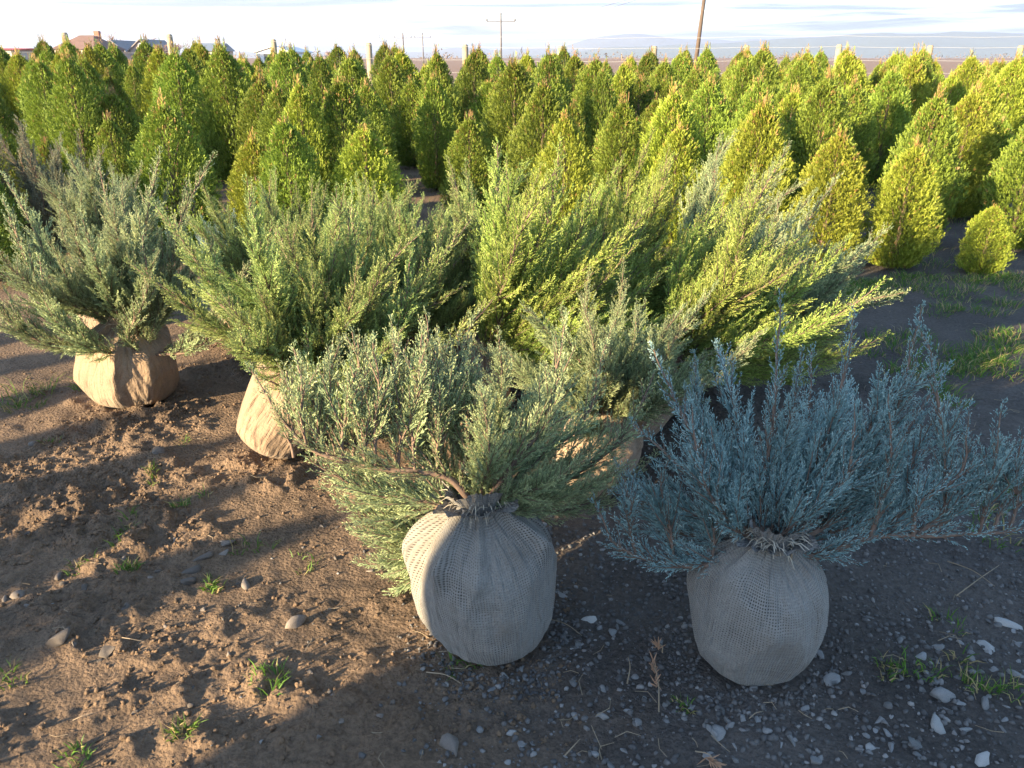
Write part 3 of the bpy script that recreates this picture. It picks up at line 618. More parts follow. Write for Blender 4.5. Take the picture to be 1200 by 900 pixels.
ORD = ['first', 'second', 'third', 'fourth', 'fifth', 'sixth', 'seventh', 'eighth', 'ninth', 'tenth', 'eleventh', 'twelfth', 'thirteenth', 'fourteenth', 'fifteenth']
def thuja(x, y, h, wd, label, group, mt, k=None):
    o = thing('arborvitae', label, 'arborvitae', (x, y, float(gh(x, y))), group, rg.uniform(0, 6.28))
    o.scale = (h * wd, h * wd, h)
    link('trunk', TRUNK, o); link('crown', CROWN[int(rg.integers(5)) if k is None else k % 5], o, mat=M[mt]); return o
GR = 'arborvitae rows in the nursery field'
# the ones at the edge of the track, each placed
for px, py, top, wd, lab, mt, k in [
    (1147, 322, 243, 1.18, 'smallest round golden arborvitae alone at the grassy edge of the track', 'thuja_gold', 1),
    (960, 312, 158, .98, 'full golden arborvitae behind the long grass strip', 'thuja_gold', 0),
    (1046, 315, 172, .95, 'golden arborvitae with brown scorched foot beside the long grass strip', 'thuja_gold', 2),
    (874, 300, 120, .85, 'narrow golden arborvitae standing where juniper tips reach it', 'thuja_gold', 3),
    (1183, 290, 130, .9, 'broad golden arborvitae behind the smallest round one', 'thuja', 4),
    (312, 300, 165, .95, 'golden arborvitae between the left juniper and the upright green juniper', 'thuja_gold', 5),
    (-5, 330, 170, 1.0, 'dark arborvitae at the edge beside the left juniper', 'thuja_dark', 2),
    (785, 290, 150, .95, 'golden arborvitae rising directly behind the back of the juniper pile', 'thuja_gold', 1)]:
    g = G(px, py); t_ = P(px, top, g[1]); thuja(g[0], g[1], float(t_[2]) / .98, wd, lab, GR, mt, k)
cnt = 0
for row in range(13):
    y0 = 6.8 + row * 1.32; sp = .80 + .022 * row; half = .68 * y0 + .5; m = int(2 * half / sp)
    for c in range(m + 1):
        x = -half + c * sp + (row % 2) * .5 + rg.normal() * .17; y = y0 + rg.normal() * .25 + .03 * x
        if rg.random() < .06: continue
        if row == 0 and x > 1.9 and rg.random() < .55: continue
        if row == 0 and abs(x) < .4: continue
        h = np.interp(y, [6, 7, 8.5, 11, 15, 24], [1.02, 1.13, 1.26, 1.42, 1.5, 1.58]) * rg.uniform(.80, 1.17)
        if x < 0: h *= 1 + .10 * min(1, -x / 8)
        mt = rg.choice(['thuja', 'thuja_dark', 'thuja_gold'], p=[.55, .27, .18])
        if x > .2 * y: mt = rg.choice(['thuja', 'thuja_gold'], p=[.6, .4])
        tone = {'thuja': 'green', 'thuja_dark': 'deep green', 'thuja_gold': 'golden-green'}[mt]
        wr_ = rg.uniform(.85, 1.2); hr_ = h / np.interp(y, [6, 7, 8.5, 11, 15, 24], [1.02, 1.13, 1.26, 1.42, 1.5, 1.58])
        tone = ('tall ' if hr_ > 1.08 else 'short ' if hr_ < .9 else 'middling ') + ('slim ' if wr_ < .97 else 'broad ' if wr_ > 1.08 else '') + tone
        thuja(x, y, h, wr_ * (.90 if h < 1.3 else .80), f'{tone} conical arborvitae in the {ORD[row]} full row back from the track', GR, mt); cnt += 1
print('arborvitae', cnt)
# unseen row added behind the camera so its tops throw the bars of shade over the bare soil
V_ = np.array([-U[1], U[0]])                                    # sideways, to the left of the light
def uq(u, q): return U * u + V_ * q
for u_, q_, h_ in [(-4.4, 2.32, 1.30), (-5.0, 2.72, 1.44), (-4.2, 3.15, 1.25), (-5.2, 3.62, 1.46), (-4.6, 4.15, 1.34), (-5.6, 4.75, 1.58), (-4.7, 5.3, 1.38)]:
    p_ = uq(u_, q_); thuja(p_[0], p_[1], h_, .8, 'unseen young arborvitae added behind the viewer to cast bars of shade', 'added shade-casting arborvitae', 'thuja')

# twiggy grey shrub among the arborvitae
def shrub(px, py, Y, h, label):
    p = P(px, py, Y); base = np.array([p[0], p[1], 0.]); rg2 = np.random.default_rng(5 + int(px)); o = thing('twiggy_shrub', label, 'shrub', base)
    for k in range(13):
        az = rg2.uniform(0, 6.28); inc = R(rg2.uniform(5, 40)); d = Vector((math.sin(inc) * math.cos(az), math.sin(inc) * math.sin(az), math.cos(inc)))
        bm_, fm_ = ARCH[int(rg2.integers(len(ARCH)))]; b_ = link('branch', bm_, o); b_.rotation_mode = 'QUATERNION'; b_.rotation_quaternion = d.to_track_quat('Z', 'X'); s_ = h * rg2.uniform(.7, 1.0); b_.scale = (s_, s_, s_)
        link('foliage', fm_, b_, mat=M['shrub'])
shrub(48, 250, 6.0, 1.15, 'grey twiggy shrub growing among the arborvitae')

# ------------------------------------------------------------------ fence, poles, houses
FY = 24.6
f = thing('wire_fence', 'pale wooden posts with thin wires behind the arborvitae rows', 'fence', (0, FY, 0))
px_list = [-42, 75, 198, 320, 432, 545, 657, 767, 875, 984, 1091, 1197, 1305]; tops = [36, 38, 40, 46, 50, 52, 54, 54, 53, 52, 53, 53, 53]
posts = []
for k, (a_, b_) in enumerate(zip(px_list, tops)):
    Yk = FY - max(0, (330 - a_)) * .008; p_ = P(a_, b_, Yk); posts.append(p_)
    mb = MB(); ti = rg.normal() * .03; mb.tube([(p_[0] + ti, p_[1] - FY, -.05), (p_[0] + ti * .5, p_[1] - FY, p_[2] * .5), (p_[0], p_[1] - FY, p_[2] - .04), (p_[0], p_[1] - FY, p_[2])], [.095, .092, .088, .06], 8)
    mb.build('post', M['post'], f, True)
for hgt in (.97, .78, .6, .45, 1.12):
    mb = MB(); pts = []
    for a_, b_ in zip(posts[:-1], posts[1:]):
        for t_ in (0, .5): pts.append(a_ * (1 - t_) + b_ * t_ - np.array([0, FY, 0]) + [0, -.1, 0])
    pts.append(posts[-1] - np.array([0, FY - 0, 0]) + [0, -.1, 0]); pts = np.array(pts); pts[:, 2] = pts[:, 2] * hgt - np.where(np.arange(len(pts)) % 2, .02, 0)
    mb.tube(pts, .004, 4); mb.build('wire', M['wire'], f)

def pole(px, py, Y, label, r, arm, mt, lean=0):
    p_ = P(px, py, Y); H = p_[2]; o = thing('utility_pole', label, 'utility pole', (p_[0], p_[1], 0))
    mb = MB(); mb.tube([(-lean, 0, -.3), (0, 0, H)], [r, r * .7], 10); mb.build('shaft', mt, o, True)
    if arm:
        mb = MB(); mb.box((0, 0, H - .9), (arm, .12, .12)); mb.build('crossarm', mt, o)
        for x in (-arm / 2, 0, arm / 2):
            z0 = H if x == 0 else H - .84; mb = MB(); mb.tube([(x, 0, z0), (x, 0, z0 + .12), (x, 0, z0 + .3), (x, 0, z0 + .36)], [.07, .12, .12, .04], 8); mb.build('insulator', M['concrete_pole'], o, True)
    return np.array([p_[0], p_[1], H])
t1 = pole(587, 18, 133, 'slim utility pole with one crossarm, tallest of three far off', .17, 4.4, M['concrete_pole'])
t2 = pole(472, 40, 215, 'distant dark utility pole, farther from the tallest one', .2, 4.2, M['pole'])
t3 = pole(495, 40, 225, 'distant grey utility pole between the other two', .18, 4.2, M['concrete_pole'])
t4 = pole(829, -30, 46, 'thick brown wooden utility pole standing close behind the fence', .125, 0, M['pole'], lean=.3)
w = thing('power_line', 'thin power line sagging from the thick brown pole to the far pole', 'power line', (t4[0], t4[1], t4[2]))
for dx in (-1, 1):
    a_ = t4 * 1.0; b_ = t1 + np.array([2.1 * dx, 0, -.4]); q = np.linspace(0, 1, 24)[:, None]; pts = a_ * (1 - q) + b_ * q; pts[:, 2] -= (4 * q * (1 - q))[:, 0] * 1.1
    mb = MB(); mb.tube(pts - t4, .012, 4); mb.build('wire', M['pole'], w)

def house(px0, px1, py_top, Y, wall, roof, kind, label, eave=2.9, dep=9, cat='house', ch=False):
    a_ = P(px0, 60, Y); b_ = P(px1, 60, Y); x0, x1 = a_[0], b_[0]; H = P(.5 * (px0 + px1), py_top, Y)[2]; wd = x1 - x0; cx = (x0 + x1) / 2
    o = thing('house' if cat == 'house' else 'barn', label, cat, (cx, Y + dep / 2, 0), 'buildings beyond the fence')
    mb = MB(); h = wd / 2 - .3; d = dep / 2 - .3
    if kind == 'gable': mb.prism([(-h, -.3), (h, -.3), (h, eave), (0, H - .12), (-h, eave)], -d, d)
    else: mb.box((0, 0, eave / 2 - .15), (2 * h, 2 * d, eave + .3))
    mb.build('wall', wall, o)
    e = wd / 2; g = dep / 2; mb = MB(); tk = .16
    if kind == 'gable':
        for s_ in (-1, 1): mb.prism([(0, H - .1), (s_ * e, eave - .25), (s_ * e, eave - .25 + tk), (0, H + .05)], -g, g)
    elif kind == 'side':                                            # ridge runs along x
        V = [(-e, -g, eave), (e, -g, eave), (e, 0, H), (-e, 0, H), (-e, g, eave), (e, g, eave)]
        mb.add(V, [(0, 1, 2, 3), (3, 2, 5, 4), (0, 3, 4), (1, 5, 2), (0, 4, 5, 1)])
    else:                                                           # hip
        k_ = wd * .16; V = [(-e, -g, eave), (e, -g, eave), (e, g, eave), (-e, g, eave), (-k_, 0, H), (k_, 0, H)]
        mb.add(V, [(0, 1, 5, 4), (1, 2, 5), (2, 3, 4, 5), (3, 0, 4), (3, 2, 1, 0)])
    r_ = mb.build('roof', roof, o)
    if ch: mb = MB(); mb.box((wd * .2, .6, H - .2), (.7, .7, 1.5)); mb.build('chimney', M['brick'], r_)
    for x in ((-wd * .22, wd * .22) if kind != 'gable' else (-wd * .16, wd * .16)):
        mb = MB(); mb.box((x, -d - .02, 1.5), (1.1, .14, 1.3)); wn_ = mb.build('window', M['frame'], o); mb = MB(); mb.box((x, -d - .10, 1.5), (.9, .04, 1.1)); mb.build('pane', M['pane'], wn_)
    if kind == 'gable': mb = MB(); mb.box((0, -d - .02, eave + .5), (.7, .14, .8)); wn_ = mb.build('window', M['frame'], o); mb = MB(); mb.box((0, -d - .10, eave + .5), (.5, .04, .6)); mb.build('pane', M['pane'], wn_)
M['brick'] = plain('brick_red', (.3, .14, .1), .9, .2, 3); M['frame'] = plain('white_frame', (.6, .58, .55), .6, .05); M['pane'] = plain('window_pane', (.06, .08, .1), .1, .1)
M['wall_cream'] = plain('cream_render', (.45, .38, .32), .9, .15, .6); M['wall_board'] = plain('grey_boards', (.33, .27, .24), .9, .2, 1.5); M['wall_white'] = plain('white_metal_wall', (.75, .74, .72), .6, .06, .5)
M['roof_brown'] = plain('brown_tiles', (.20, .125, .10), .85, .25, 2); M['roof_grey'] = plain('grey_tiles', (.22, .2, .2), .85, .2, 2); M['roof_red'] = plain('red_sheet', (.38, .08, .06), .7, .15, 1); M['roof_blue'] = plain('blue_grey_sheet', (.16, .19, .23), .6, .15, 1); M['roof_pale'] = plain('pale_sheet', (.6, .58, .58), .6, .08, 1)
house(-40, 14, 56, 100, M['wall_cream'], M['roof_red'], 'side', 'low building with red sheet roof next to the brown hipped house', 2.4)
house(58, 110, 40, 115, M['wall_cream'], M['roof_brown'], 'hip', 'house with large brown hipped roof and chimney', 2.6, 10, ch=True)
house(115, 147, 47, 135, M['wall_board'], M['roof_grey'], 'gable', 'grey-roofed house with boarded gable beside the hipped house', 2.6)
house(149, 181, 46, 122, M['wall_board'], M['roof_grey'], 'gable', 'dark-edged gable house with weathered board front', 2.6)
house(226, 257, 50, 118, M['wall_cream'], M['roof_blue'], 'side', 'small house with blue-grey sheet roof', 2.4, 7)
house(297, 341, 54, 125, M['wall_white'], M['roof_pale'], 'gable', 'white metal barn with shallow pale roof', 2.5, 14, 'barn')
# bare trees by the houses
def bare_tree(px, top, Y, label, seed, spread=.35):
    g = P(px, top, Y); H = g[2]; o = thing('bare_tree', label, 'tree', (g[0], g[1], 0), 'bare trees by the houses'); rg2 = np.random.default_rng(seed)
    mb = MB(); mb.tube([(0, 0, -.2), (.1, 0, H * .5), (0, 0, H * .95)], [.22, .14, .03], 7); mb.build('trunk', M['trunk'], o, True)
    cm = MB()
    for k in range(46):
        z = H * rg2.uniform(.25, .8); az = rg2.uniform(0, 6.28); d = unit(np.array([math.cos(az), math.sin(az), rg2.uniform(.4, 1.3)])); ln = H * spread * rg2.uniform(.5, 1); b = np.array([0, 0, z]); e = b + d * ln
        if e[2] > H: e[2] = H
        cm.tube([b, b + (e - b) * .5 + rg2.normal(size=3) * .1, e], [.06, .035, .012], 4, False)
        for j in range(5):
            q = b + (e - b) * rg2.uniform(.4, 1); d2 = unit(d + rg2.normal(size=3) * .6); cm.tube([q, q + d2 * ln * .4], [.025, .012], 3, False)
    cm.build('crown', M['twig'], o)
M['twig'] = plain('bare_twigs', (.26, .17, .13), .9, .2)
for k, (px, top, Y, lab) in enumerate([(130, 37, 150, 'bare round tree rising over the grey-roofed house'), (174, 44, 150, 'bare tree behind the dark-edged gable house'), (205, 49, 120, 'low bare tree between gable house and blue-grey roof'), (190, 52, 110, 'reddish bare bush in front of the low bare tree'), (50, 48, 130, 'bare tree beside the hipped house'), (282, 62, 130, 'bare bush between the small house and the barn'), (385, 60, 140, 'bare bush past the white barn')]):
    bare_tree(px, top, Y, lab, 900 + k)
# thin line of bushes on the horizon
rg2 = np.random.default_rng(4); Vs = []; Fs = []; o_ = 0
for k in range(170):
    x = rg2.uniform(-900, 1000); y = 900 + rg2.uniform(0, 300); hh = rg2.uniform(2, 9) * (1.4 if rg2.random() < .15 else 1)
    for j in range(26):
        c = np.array([x + rg2.normal() * hh * .9, y + rg2.normal() * 2, abs(rg2.normal()) * hh * .35 + .6]); r_ = hh * .22 * rg2.uniform(.5, 1.2)
        q = unit(rg2.normal(size=(3, 3))) * r_; Vs.append(c + q); Fs.append([o_, o_ + 1, o_ + 2]); o_ += 3
hb = tag(link('hedgerow', mesh('hedgerow', np.concatenate(Vs), np.array(Fs), [plain('hedgerow_twigs', (.15, .11, .085), .95, .3, .2)])), 'far line of bare bushes along the edge of the brown field', 'hedgerow'); hb['kind'] = 'stuff'

# ------------------------------------------------------------------ unseen van added behind the viewer to lay shade over the blue juniper
M['van'] = plain('van_paint', (.62, .62, .6), .35, .03); M['tyre'] = plain('tyre_rubber', (.03, .03, .03), .9, .1); M['lamp'] = plain('lamp_glass', (.7, .7, .68), .2, .05); M['rim'] = plain('steel_rim', (.4, .4, .4), .4, .1, metal=.8)
vo = uq(-4.75, 1.515); van = thing('added_shade_van', 'unseen white flat-nosed van added behind the viewer to cast shade', 'van', (vo[0], vo[1], 0)); van.rotation_euler = (0, 0, math.atan2(V_[1], V_[0]))
mb = MB(); mb.prism([(0, .38), (0, 1.2), (-.05, 1.58), (-.36, 2.36), (-.52, 2.46), (-4.3, 2.48), (-4.45, 2.3), (-4.5, .38)], -.9, .9); mb.build('body', M['van'], van)
for s_ in (-1, 1):
    y = s_ * .91
    mb = MB(); mb.prism([(-.35, 1.5), (-.62, 2.2), (-1.35, 2.2), (-1.35, 1.5)], y - .01, y + .01); mb.build('window', M['pane'], van)
    mb = MB(); mb.box((-.9, y, 1.1), (.16, .05, .04)); mb.build('door_handle', M['tyre'], van)
    mb = MB(); mb.box((.005, s_ * .68, .85), (.05, .3, .2)); mb.build('headlight', M['lamp'], van)
    for x in (-.8, -3.6):
        mb = MB(); mb.tube([(x, s_ * .93, .33), (x, s_ * .70, .33)], .33, 24); wo_ = mb.build('wheel', M['tyre'], van); mb = MB(); mb.tube([(x, s_ * .945, .33), (x, s_ * .90, .33)], .19, 18); mb.build('rim', M['rim'], wo_)
mb = MB(); mb.add([(-.08, -.8, 1.68), (-.08, .8, 1.68), (-.34, .74, 2.33), (-.34, -.74, 2.33)], [(0, 1, 2, 3)]); mb.build('windscreen', M['pane'], van)
mb = MB(); mb.box((.03, 0, .5), (.12, 1.76, .2)); mb.build('bumper', M['tyre'], van)

# ------------------------------------------------------------------ stones, gravel, clods
def rock(seed, sub=2):
    bm = bmesh.new(); bmesh.ops.create_icosphere(bm, subdivisions=sub, radius=1); V = np.array([v.co[:] for v in bm.verts]); F = np.array([[v.index for v in f_.verts] for f_ in bm.faces]); bm.free()
    rg2 = np.random.default_rng(seed)
    for k in range(9):                                            # cut facets
        n_ = unit(rg2.normal(size=3)); c = rg2.uniform(.3, .68); d = V @ n_; V = V - np.outer(np.clip(d - c, 0, None), n_)
    V *= rg2.uniform(.75, 1.1, 3) ; V *= 1 + .07 * (rg2.random((len(V), 1)) - .5); return V, F
ROCK = []
for k in range(9):
    v, f_ = rock(40 + k); ROCK.append(mesh('stone', v, f_, [M['stone']], False))
rg = np.random.default_rng(8)
stones = [(1097,760,24),(1158,761,30),(1186,735,33),(1097,851,30),(1021,879,22),(1150,894,30),(1072,876,28),(1054,755,14),(1139,775,15),(1078,772,22),(1105,817,35),(1155,828,25),(1175,855,14),(1130,857,20),(1030,848,18),(1039,861,14),(1025,859,12),(1040,829,18),(1044,879,20),(992,794,14),(960,772,16),(1189,794,22),(1167,733,14),(928,869,20),(955,892,24),(975,800,28),(1194,755,16),(1085,790,16),(1120,795,12),(1010,815,13),
 (690,724,21),(719,737,21),(712,751,11),(747,793,16),(754,819,11),(674,835,16),(707,840,17),(697,880,15),(744,892,14),(733,876,15),(840,864,32),(830,886,22),(778,828,12),(780,844,12),(611,779,16),(672,797,14),(707,806,14),(715,892,15),(611,869,15),(846,835,20),(811,830,18),(657,696,18),(729,728,14),(870,845,14),(900,860,16),
 (68,671,22),(77,679,16),(99,690,16),(23,691,27),(145,654,16),(237,652,28),(264,634,28),(261,647,20),(223,667,26),(219,681,26),(187,667,15),(286,682,24),(40,522,12),(187,531,30),(72,755,36),(116,772,12),(237,713,14),(61,705,7),(4,699,14),(147,713,22),(128,762,30),
 (530,875,36),(400,850,12),(348,730,30),(461,827,14),(560,857,14),(270,770,14),(180,820,12)]
pale = {(1097,760),(1158,761),(1186,735),(1097,851),(1021,879),(1150,894),(690,724),(61,705),(674,835),(707,840),(754,819),(1189,794)}
for k in range(95):
    stones.append((rg.uniform(560, 1195), rg.uniform(720, 897), rg.uniform(7, 16)))
for k in range(22): stones.append((rg.uniform(0, 480), rg.uniform(560, 890), rg.uniform(8, 13)))
SL = {(1186,735): 'big pale flat slab, the palest on the gravel, near the blue juniper tips', (1097,851): 'pale upright wedge-shaped stone in the gravel', (690,724): 'pale rectangular stone between the two grey sacks', (530,875): 'long half-buried grey stone where shade meets sunlit soil', (61,705): 'tiny white pebble on the trodden soil', (187,531): 'flat grey stone on the trodden soil near the tan ball', (611,779): 'pale stone touching the foot of the open grey sack', (72,755): 'broad flat grey stone sunk in the trodden soil'}
for (px, py, sz) in stones:
    g = G(px, py); dep = g[1] * math.cos(R(23)) + CAM_H * math.sin(R(23)); s_ = sz / FPX * dep / 2
    lab = SL.get((px, py))
    if lab: gp = None
    elif px > 540: lab = ('large ' if sz > 19 else 'small ' if sz < 12 else '') + ('pale angular stone' if (px, py) in pale else 'grey stone') + (' in the gravel between the two grey sacks' if px < 820 else ' in the gravel in front of the tied sack' if px < 960 else ' in the gravel under the blue juniper tips'); gp = 'stones in the gravel'
    else: lab = ('large ' if sz > 19 else 'small ' if sz < 12 else '') + 'dusty grey stone lying on the brown crumbly soil'; gp = 'stones on the soil'
    o = link('stone', ROCK[int(rg.integers(9))], mat=M['stone_pale'] if (px, py) in pale else M['stone'] if px > 540 else M['stone_soil']); tag(o, lab, 'stone', gp)
    z = float(gh(g[0], g[1])); o.location = (g[0], g[1], z - s_ * .06); o.rotation_euler = (rg.normal() * .2, rg.normal() * .2, rg.uniform(0, 6.28)); o.scale = (s_ * 1.2, s_ * rg.uniform(.85, 1.1), s_ * rg.uniform(.55, .85))
def scatter(name, n, fx, sizes, mt, label, cat, seed, rocks):
    rg2 = np.random.default_rng(seed); x, y = fx(rg2, n); n = len(x); z = gh(x, y); sc = rg2.uniform(0, 1, n) ** 2.0 * (sizes[1] - sizes[0]) + sizes[0]
    Vs = []; Fs = []; Cs = []; o_ = 0
    for k, (rv, rf) in enumerate(rocks):
        i = np.nonzero(np.arange(n) % len(rocks) == k)[0]; an = rg2.uniform(0, 6.28, len(i)); c, s_ = np.cos(an), np.sin(an)
        q = rv[None] * sc[i][:, None, None] * np.stack([np.ones(len(i)), rg2.uniform(.6, 1, len(i)), rg2.uniform(.45, .85, len(i))], -1)[:, None]
        q = np.stack([q[..., 0] * c[:, None] - q[..., 1] * s_[:, None], q[..., 0] * s_[:, None] + q[..., 1] * c[:, None], q[..., 2]], -1)
        q = q + np.stack([x[i], y[i], z[i] + sc[i] * .15], -1)[:, None]
        Vs.append(q.reshape(-1, 3)); Fs.append((rf[None] + (np.arange(len(i)) * len(rv))[:, None, None] + o_).reshape(-1, 3)); o_ += len(i) * len(rv); Cs.append(np.repeat(rg2.random(len(i)) ** 1.8, len(rv)))
    o = link(name, mesh(name, np.concatenate(Vs), np.concatenate(Fs), [M[mt]], False, np.concatenate(Cs))); tag(o, label, cat); o['kind'] = 'stuff'
small = [rock(70 + k, 1) for k in range(6)]
def fr(rg2, n):
    x = rg2.uniform(-.9, 2.4, n); y = rg2.uniform(1.2, 3.4, n); k = rg2.random(n) < np.clip((x + .35 + .5 * (fbm(x * 2, y * 2, 60) - .5)) / .5, 0.02, 1) * np.clip((3.3 - y) / 1.2, .1, 1); 
    an = rg2.uniform(0, 6.28, 1400); q = np.where(np.arange(1400) % 2, 1, 0); rr = .17 + np.abs(rg2.normal(size=1400)) * .06      # soil spilled round the sacks
    return np.concatenate([x[k], np.where(q, B[0], A[0]) + rr * np.cos(an)]), np.concatenate([y[k], np.where(q, B[1], A[1]) + rr * np.sin(an)])
def fl(rg2, n):
    x = rg2.uniform(-2.6, .5, n); y = rg2.uniform(1.2, 4.2, n); p = np.clip((fbm(x * 1.3 + .4 * y, y * 2.6, 33, 3) - .40) * 5, .08, 1) * np.clip((.25 - x) / .4, 0, 1); k = rg2.random(n) < p; return x[k], y[k]
scatter('gravel', 24000, fr, (.0025, .0155), 'gravel', 'fine dark grey gravel under the grey sacks', 'gravel', 5, small)
scatter('soil_crumbs', 38000, fl, (.003, .015), 'clod', 'loose brown soil crumbs on the bare ground', 'soil', 6, small)

# ------------------------------------------------------------------ grass, straw, twigs
def grass_blades(rg2, c, n, rad, h, dry=.15):
    """c (k,2) centres"""
    k = len(c); idx = np.repeat(np.arange(k), n); m = len(idx); a = rg2.uniform(0, 6.28, m); rr = rad * np.sqrt(rg2.random(m))
    x = c[idx, 0] + rr * np.cos(a); y = c[idx, 1] + rr * np.sin(a); z = gh(x, y) - .004
    ln = h * rg2.uniform(.4, 1.2, m); b2 = a + rg2.normal(size=m) * .8; sp = rg2.uniform(.15, .9, m)
    d = np.stack([np.cos(b2) * sp, np.sin(b2) * sp, np.ones(m)], -1); d = unit(d); b = np.stack([x, y, z], -1)
    s = unit(np.cross(d, rg2.normal(size=(m, 3)))) * (.0018 * rg2.uniform(.7, 1.4, m))[:, None]
    m1 = b + d * (ln * .55)[:, None]; tip = m1 + unit(d + np.stack([np.cos(b2) * .7, np.sin(b2) * .7, -.35 * np.ones(m)], -1)) * (ln * .5)[:, None]
    V = np.stack([b - s, b + s, m1 + s * .8, m1 - s * .8, tip], 1).reshape(-1, 3); o_ = np.arange(m)[:, None] * 5
    F = np.concatenate([np.concatenate([o_ + 0, o_ + 1, o_ + 2], 1), np.concatenate([o_ + 0, o_ + 2, o_ + 3], 1), np.concatenate([o_ + 3, o_ + 2, o_ + 4], 1)])
    t = np.where(rg2.random(m) < dry, rg2.uniform(.78, 1, m), rg2.uniform(0, .68, m)); return V, F, np.repeat(t, 5)
rg = np.random.default_rng(91)
for px, py, s_, lab in [(48,462,.09,None),(8,476,.08,None),(30,470,.07,None),(100,455,.05,None),(135,622,.05,None),(92,657,.035,None),(282,642,.05,None),(362,662,.035,None),(312,806,.04,None),(240,690,.03,None),(212,870,.035,None),(98,884,.03,None),(182,562,.03,None),(215,592,.035,None),(150,664,.03,None),(4,804,.04,None),(213,520,.03,None),(60,520,.03,None),(545,778,.05,None),(1065,790,.04,None),(1130,800,.05,None),(1160,815,.05,None),(1035,785,.035,None),(800,826,.03,None),(925,700,.04,None),(1110,735,.04,None)]:
    g = G(px, py); V, F, C = grass_blades(rg, np.array([[g[0], g[1]]]) + rg.normal(size=(4, 2)) * s_ * .7, int(rg.integers(5, 22)), s_ * .6, s_ * rg.uniform(.8, 1.5), rg.uniform(.1, .4))
    b0 = np.array([g[0], g[1], 0]); o = link('grass_tuft', mesh('grass_tuft', V - b0, F, [M['grass']], False, C), None, b0)
    if px > 540: tag(o, 'thin green grass tuft among the grey gravel', 'grass tuft', 'tufts in the gravel')
    elif py < 480: tag(o, 'bright grass tuft beside the squat tan burlap ball', 'grass tuft', 'tufts by the tan ball')
    else: tag(o, 'small green grass tuft sprouting from the bare brown soil', 'grass tuft', 'tufts on the bare soil')
cs = []
def strip(x0, x1, y0, y1, n):
    for k in range(n):
        q = G(rg.uniform(x0, x1), rg.uniform(y0, y1)); cs.append(q[:2])
strip(955, 1045, 333, 350, 60); strip(1050, 1200, 325, 345, 30); strip(1120, 1200, 392, 440, 34); strip(1020, 1120, 385, 470, 26); strip(0, 320, 300, 345, 40); strip(1090, 1200, 345, 370, 14); strip(1150, 1200, 560, 640, 4)
V, F, C = grass_blades(rg, np.array(cs), 42, .085, .07, .25)
# sparse grass in the aisles between the rows
c2 = np.stack([rg.uniform(-9, 9, 420), rg.uniform(5.6, 12, 420)], -1); V2, F2, C2 = grass_blades(rg, c2, 36, .2, .09, .4)
o = link('grass', mesh('grass', np.concatenate([V, V2]), np.concatenate([F, F2 + len(V)]), [M['grass']], False, np.concatenate([C, C2]))); tag(o, 'patchy green grass along the track and between the rows', 'grass'); o['kind'] = 'stuff'
# straw litter
mb = MB(); rg2 = np.random.default_rng(15)
for k in range(210):
    if k < 130: g = G(rg2.uniform(960, 1200), rg2.uniform(340, 640))
    elif k < 165: g = G(rg2.uniform(0, 560), rg2.uniform(500, 890))
    else: g = G(rg2.uniform(560, 1200), rg2.uniform(660, 890))
    an = rg2.uniform(0, 6.28); ln = rg2.uniform(.02, .075); d = np.array([math.cos(an), math.sin(an), 0]); e = np.array([-d[1], d[0], 0]) * ln * rg2.uniform(-.3, .3); z = float(gh(g[0], g[1])) + .006
    b_ = np.array([g[0], g[1], z]); pts = [b_, b_ + d * ln * .5 + e + [0, 0, rg2.uniform(0, .012)], b_ + d * ln + [0, 0, rg2.uniform(-.004, .01)]]; mb.tube(pts, [.0013, .0011, .0007], 3, False)
o = mb.build('straw_litter', M['straw']); tag(o, 'bits of dry straw and rootlets strewn over the soil', 'straw'); o['kind'] = 'stuff'
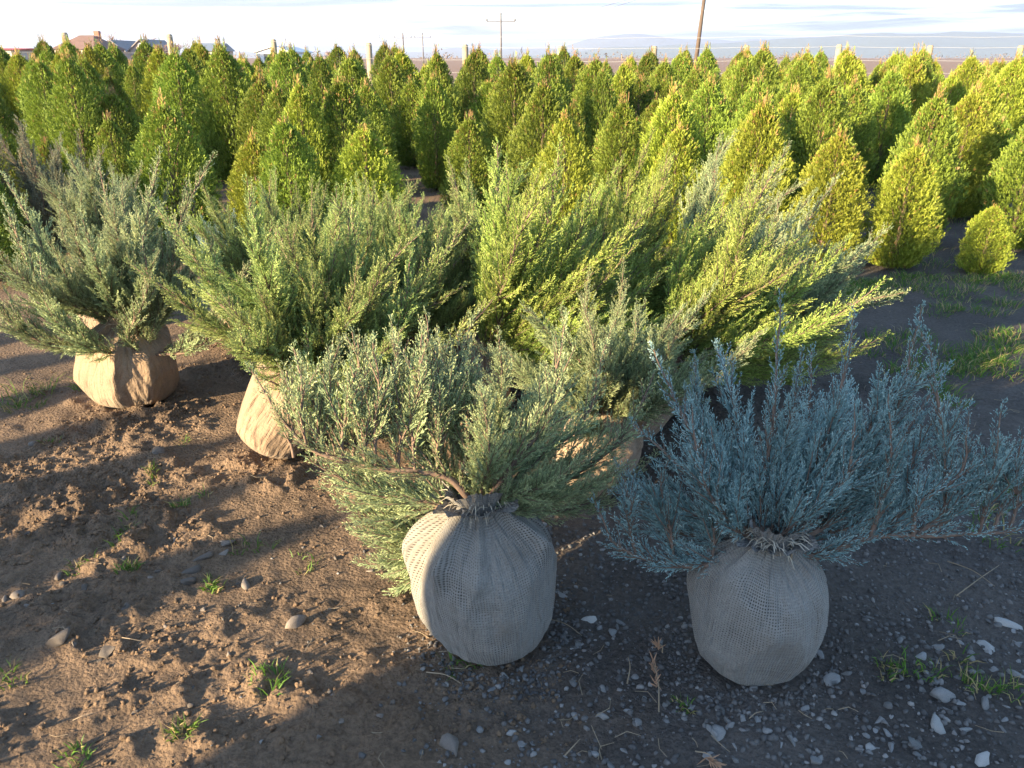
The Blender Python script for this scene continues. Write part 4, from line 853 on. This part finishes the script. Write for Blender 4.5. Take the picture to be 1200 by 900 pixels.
# dead sprig and sticks
def sprig(px, py, px2, py2, label, name='dead_sprig'):
    a_ = G(px, py, .012); b_ = G(px2, py2, .03); a_[2] += float(gh(a_[0], a_[1])); b_[2] += float(gh(b_[0], b_[1])); mb = MB(); mid = (a_ + b_) / 2 + [.006, 0, .01]; st = spline([a_, mid, b_], 10)
    o = thing(name, label, 'twig', a_); mb.tube(st - a_, np.linspace(.0022, .0009, 10), 4); mb.build('stem', M['straw'], o)
    if name == 'dead_sprig':
        lv = MB()
        for k in range(26):
            t_ = rg2.uniform(.45, 1.05); q = a_ + (b_ - a_) * t_ - a_; d = unit(unit(b_ - a_) + rg2.normal(size=3) * .55); lv.tube([q, q + d * .012, q + d * rg2.uniform(.016, .03)], [.0016, .002, .0004], 3, False)
        lv.build('leaves', M['dead'], o)
M['dead'] = plain('dead_leaf', (.34, .2, .12), .9, .3)
sprig(772, 836, 765, 776, 'brown dried sprig lying between the two grey sacks'); sprig(776, 766, 770, 756, 'short brown dried sprig tip near the tied sack'); sprig(815, 880, 840, 893, 'rusty dried sprig on the gravel below the tied sack')
for a_, lb_ in [((662, 880, 680, 862), 'short pale bent stick lying on the gravel away from the sacks'), ((640, 720, 682, 742), 'dark straight stick beside the open grey sack'), ((1110, 660, 1165, 690), 'dry stick crossing another under the blue juniper tips'), ((1120, 700, 1170, 665), 'pale dry stick laid over another under the blue juniper tips'), ((500, 790, 540, 800), 'thin dry stick at the foot of the open grey sack'), ((735, 800, 736, 770), 'thin upright-lying stick next to the brown dried sprig')]:
    sprig(*a_, lb_, 'dry_stick')
# ------------------------------------------------------------------ haze over the plain
hz = bpy.data.materials.new('haze'); hz.use_nodes = True; t = hz.node_tree; t.nodes.clear()
pv = t.nodes.new('ShaderNodeVolumePrincipled'); pv.inputs['Density'].default_value = 1.15e-4; pv.inputs['Color'].default_value = (.76, .82, 1, 1); pv.inputs['Anisotropy'].default_value = .3
ou = t.nodes.new('ShaderNodeOutputMaterial'); t.links.new(pv.outputs[0], ou.inputs['Volume'])
mb = MB(); mb.box((0, 0, 0), (30000, 30000, 306)); o = mb.build('haze', hz, None, False, (0, 0, 149)); o['kind'] = 'stuff'; tag(o, 'pale bluish haze lying over the plain and the far hills', 'haze')
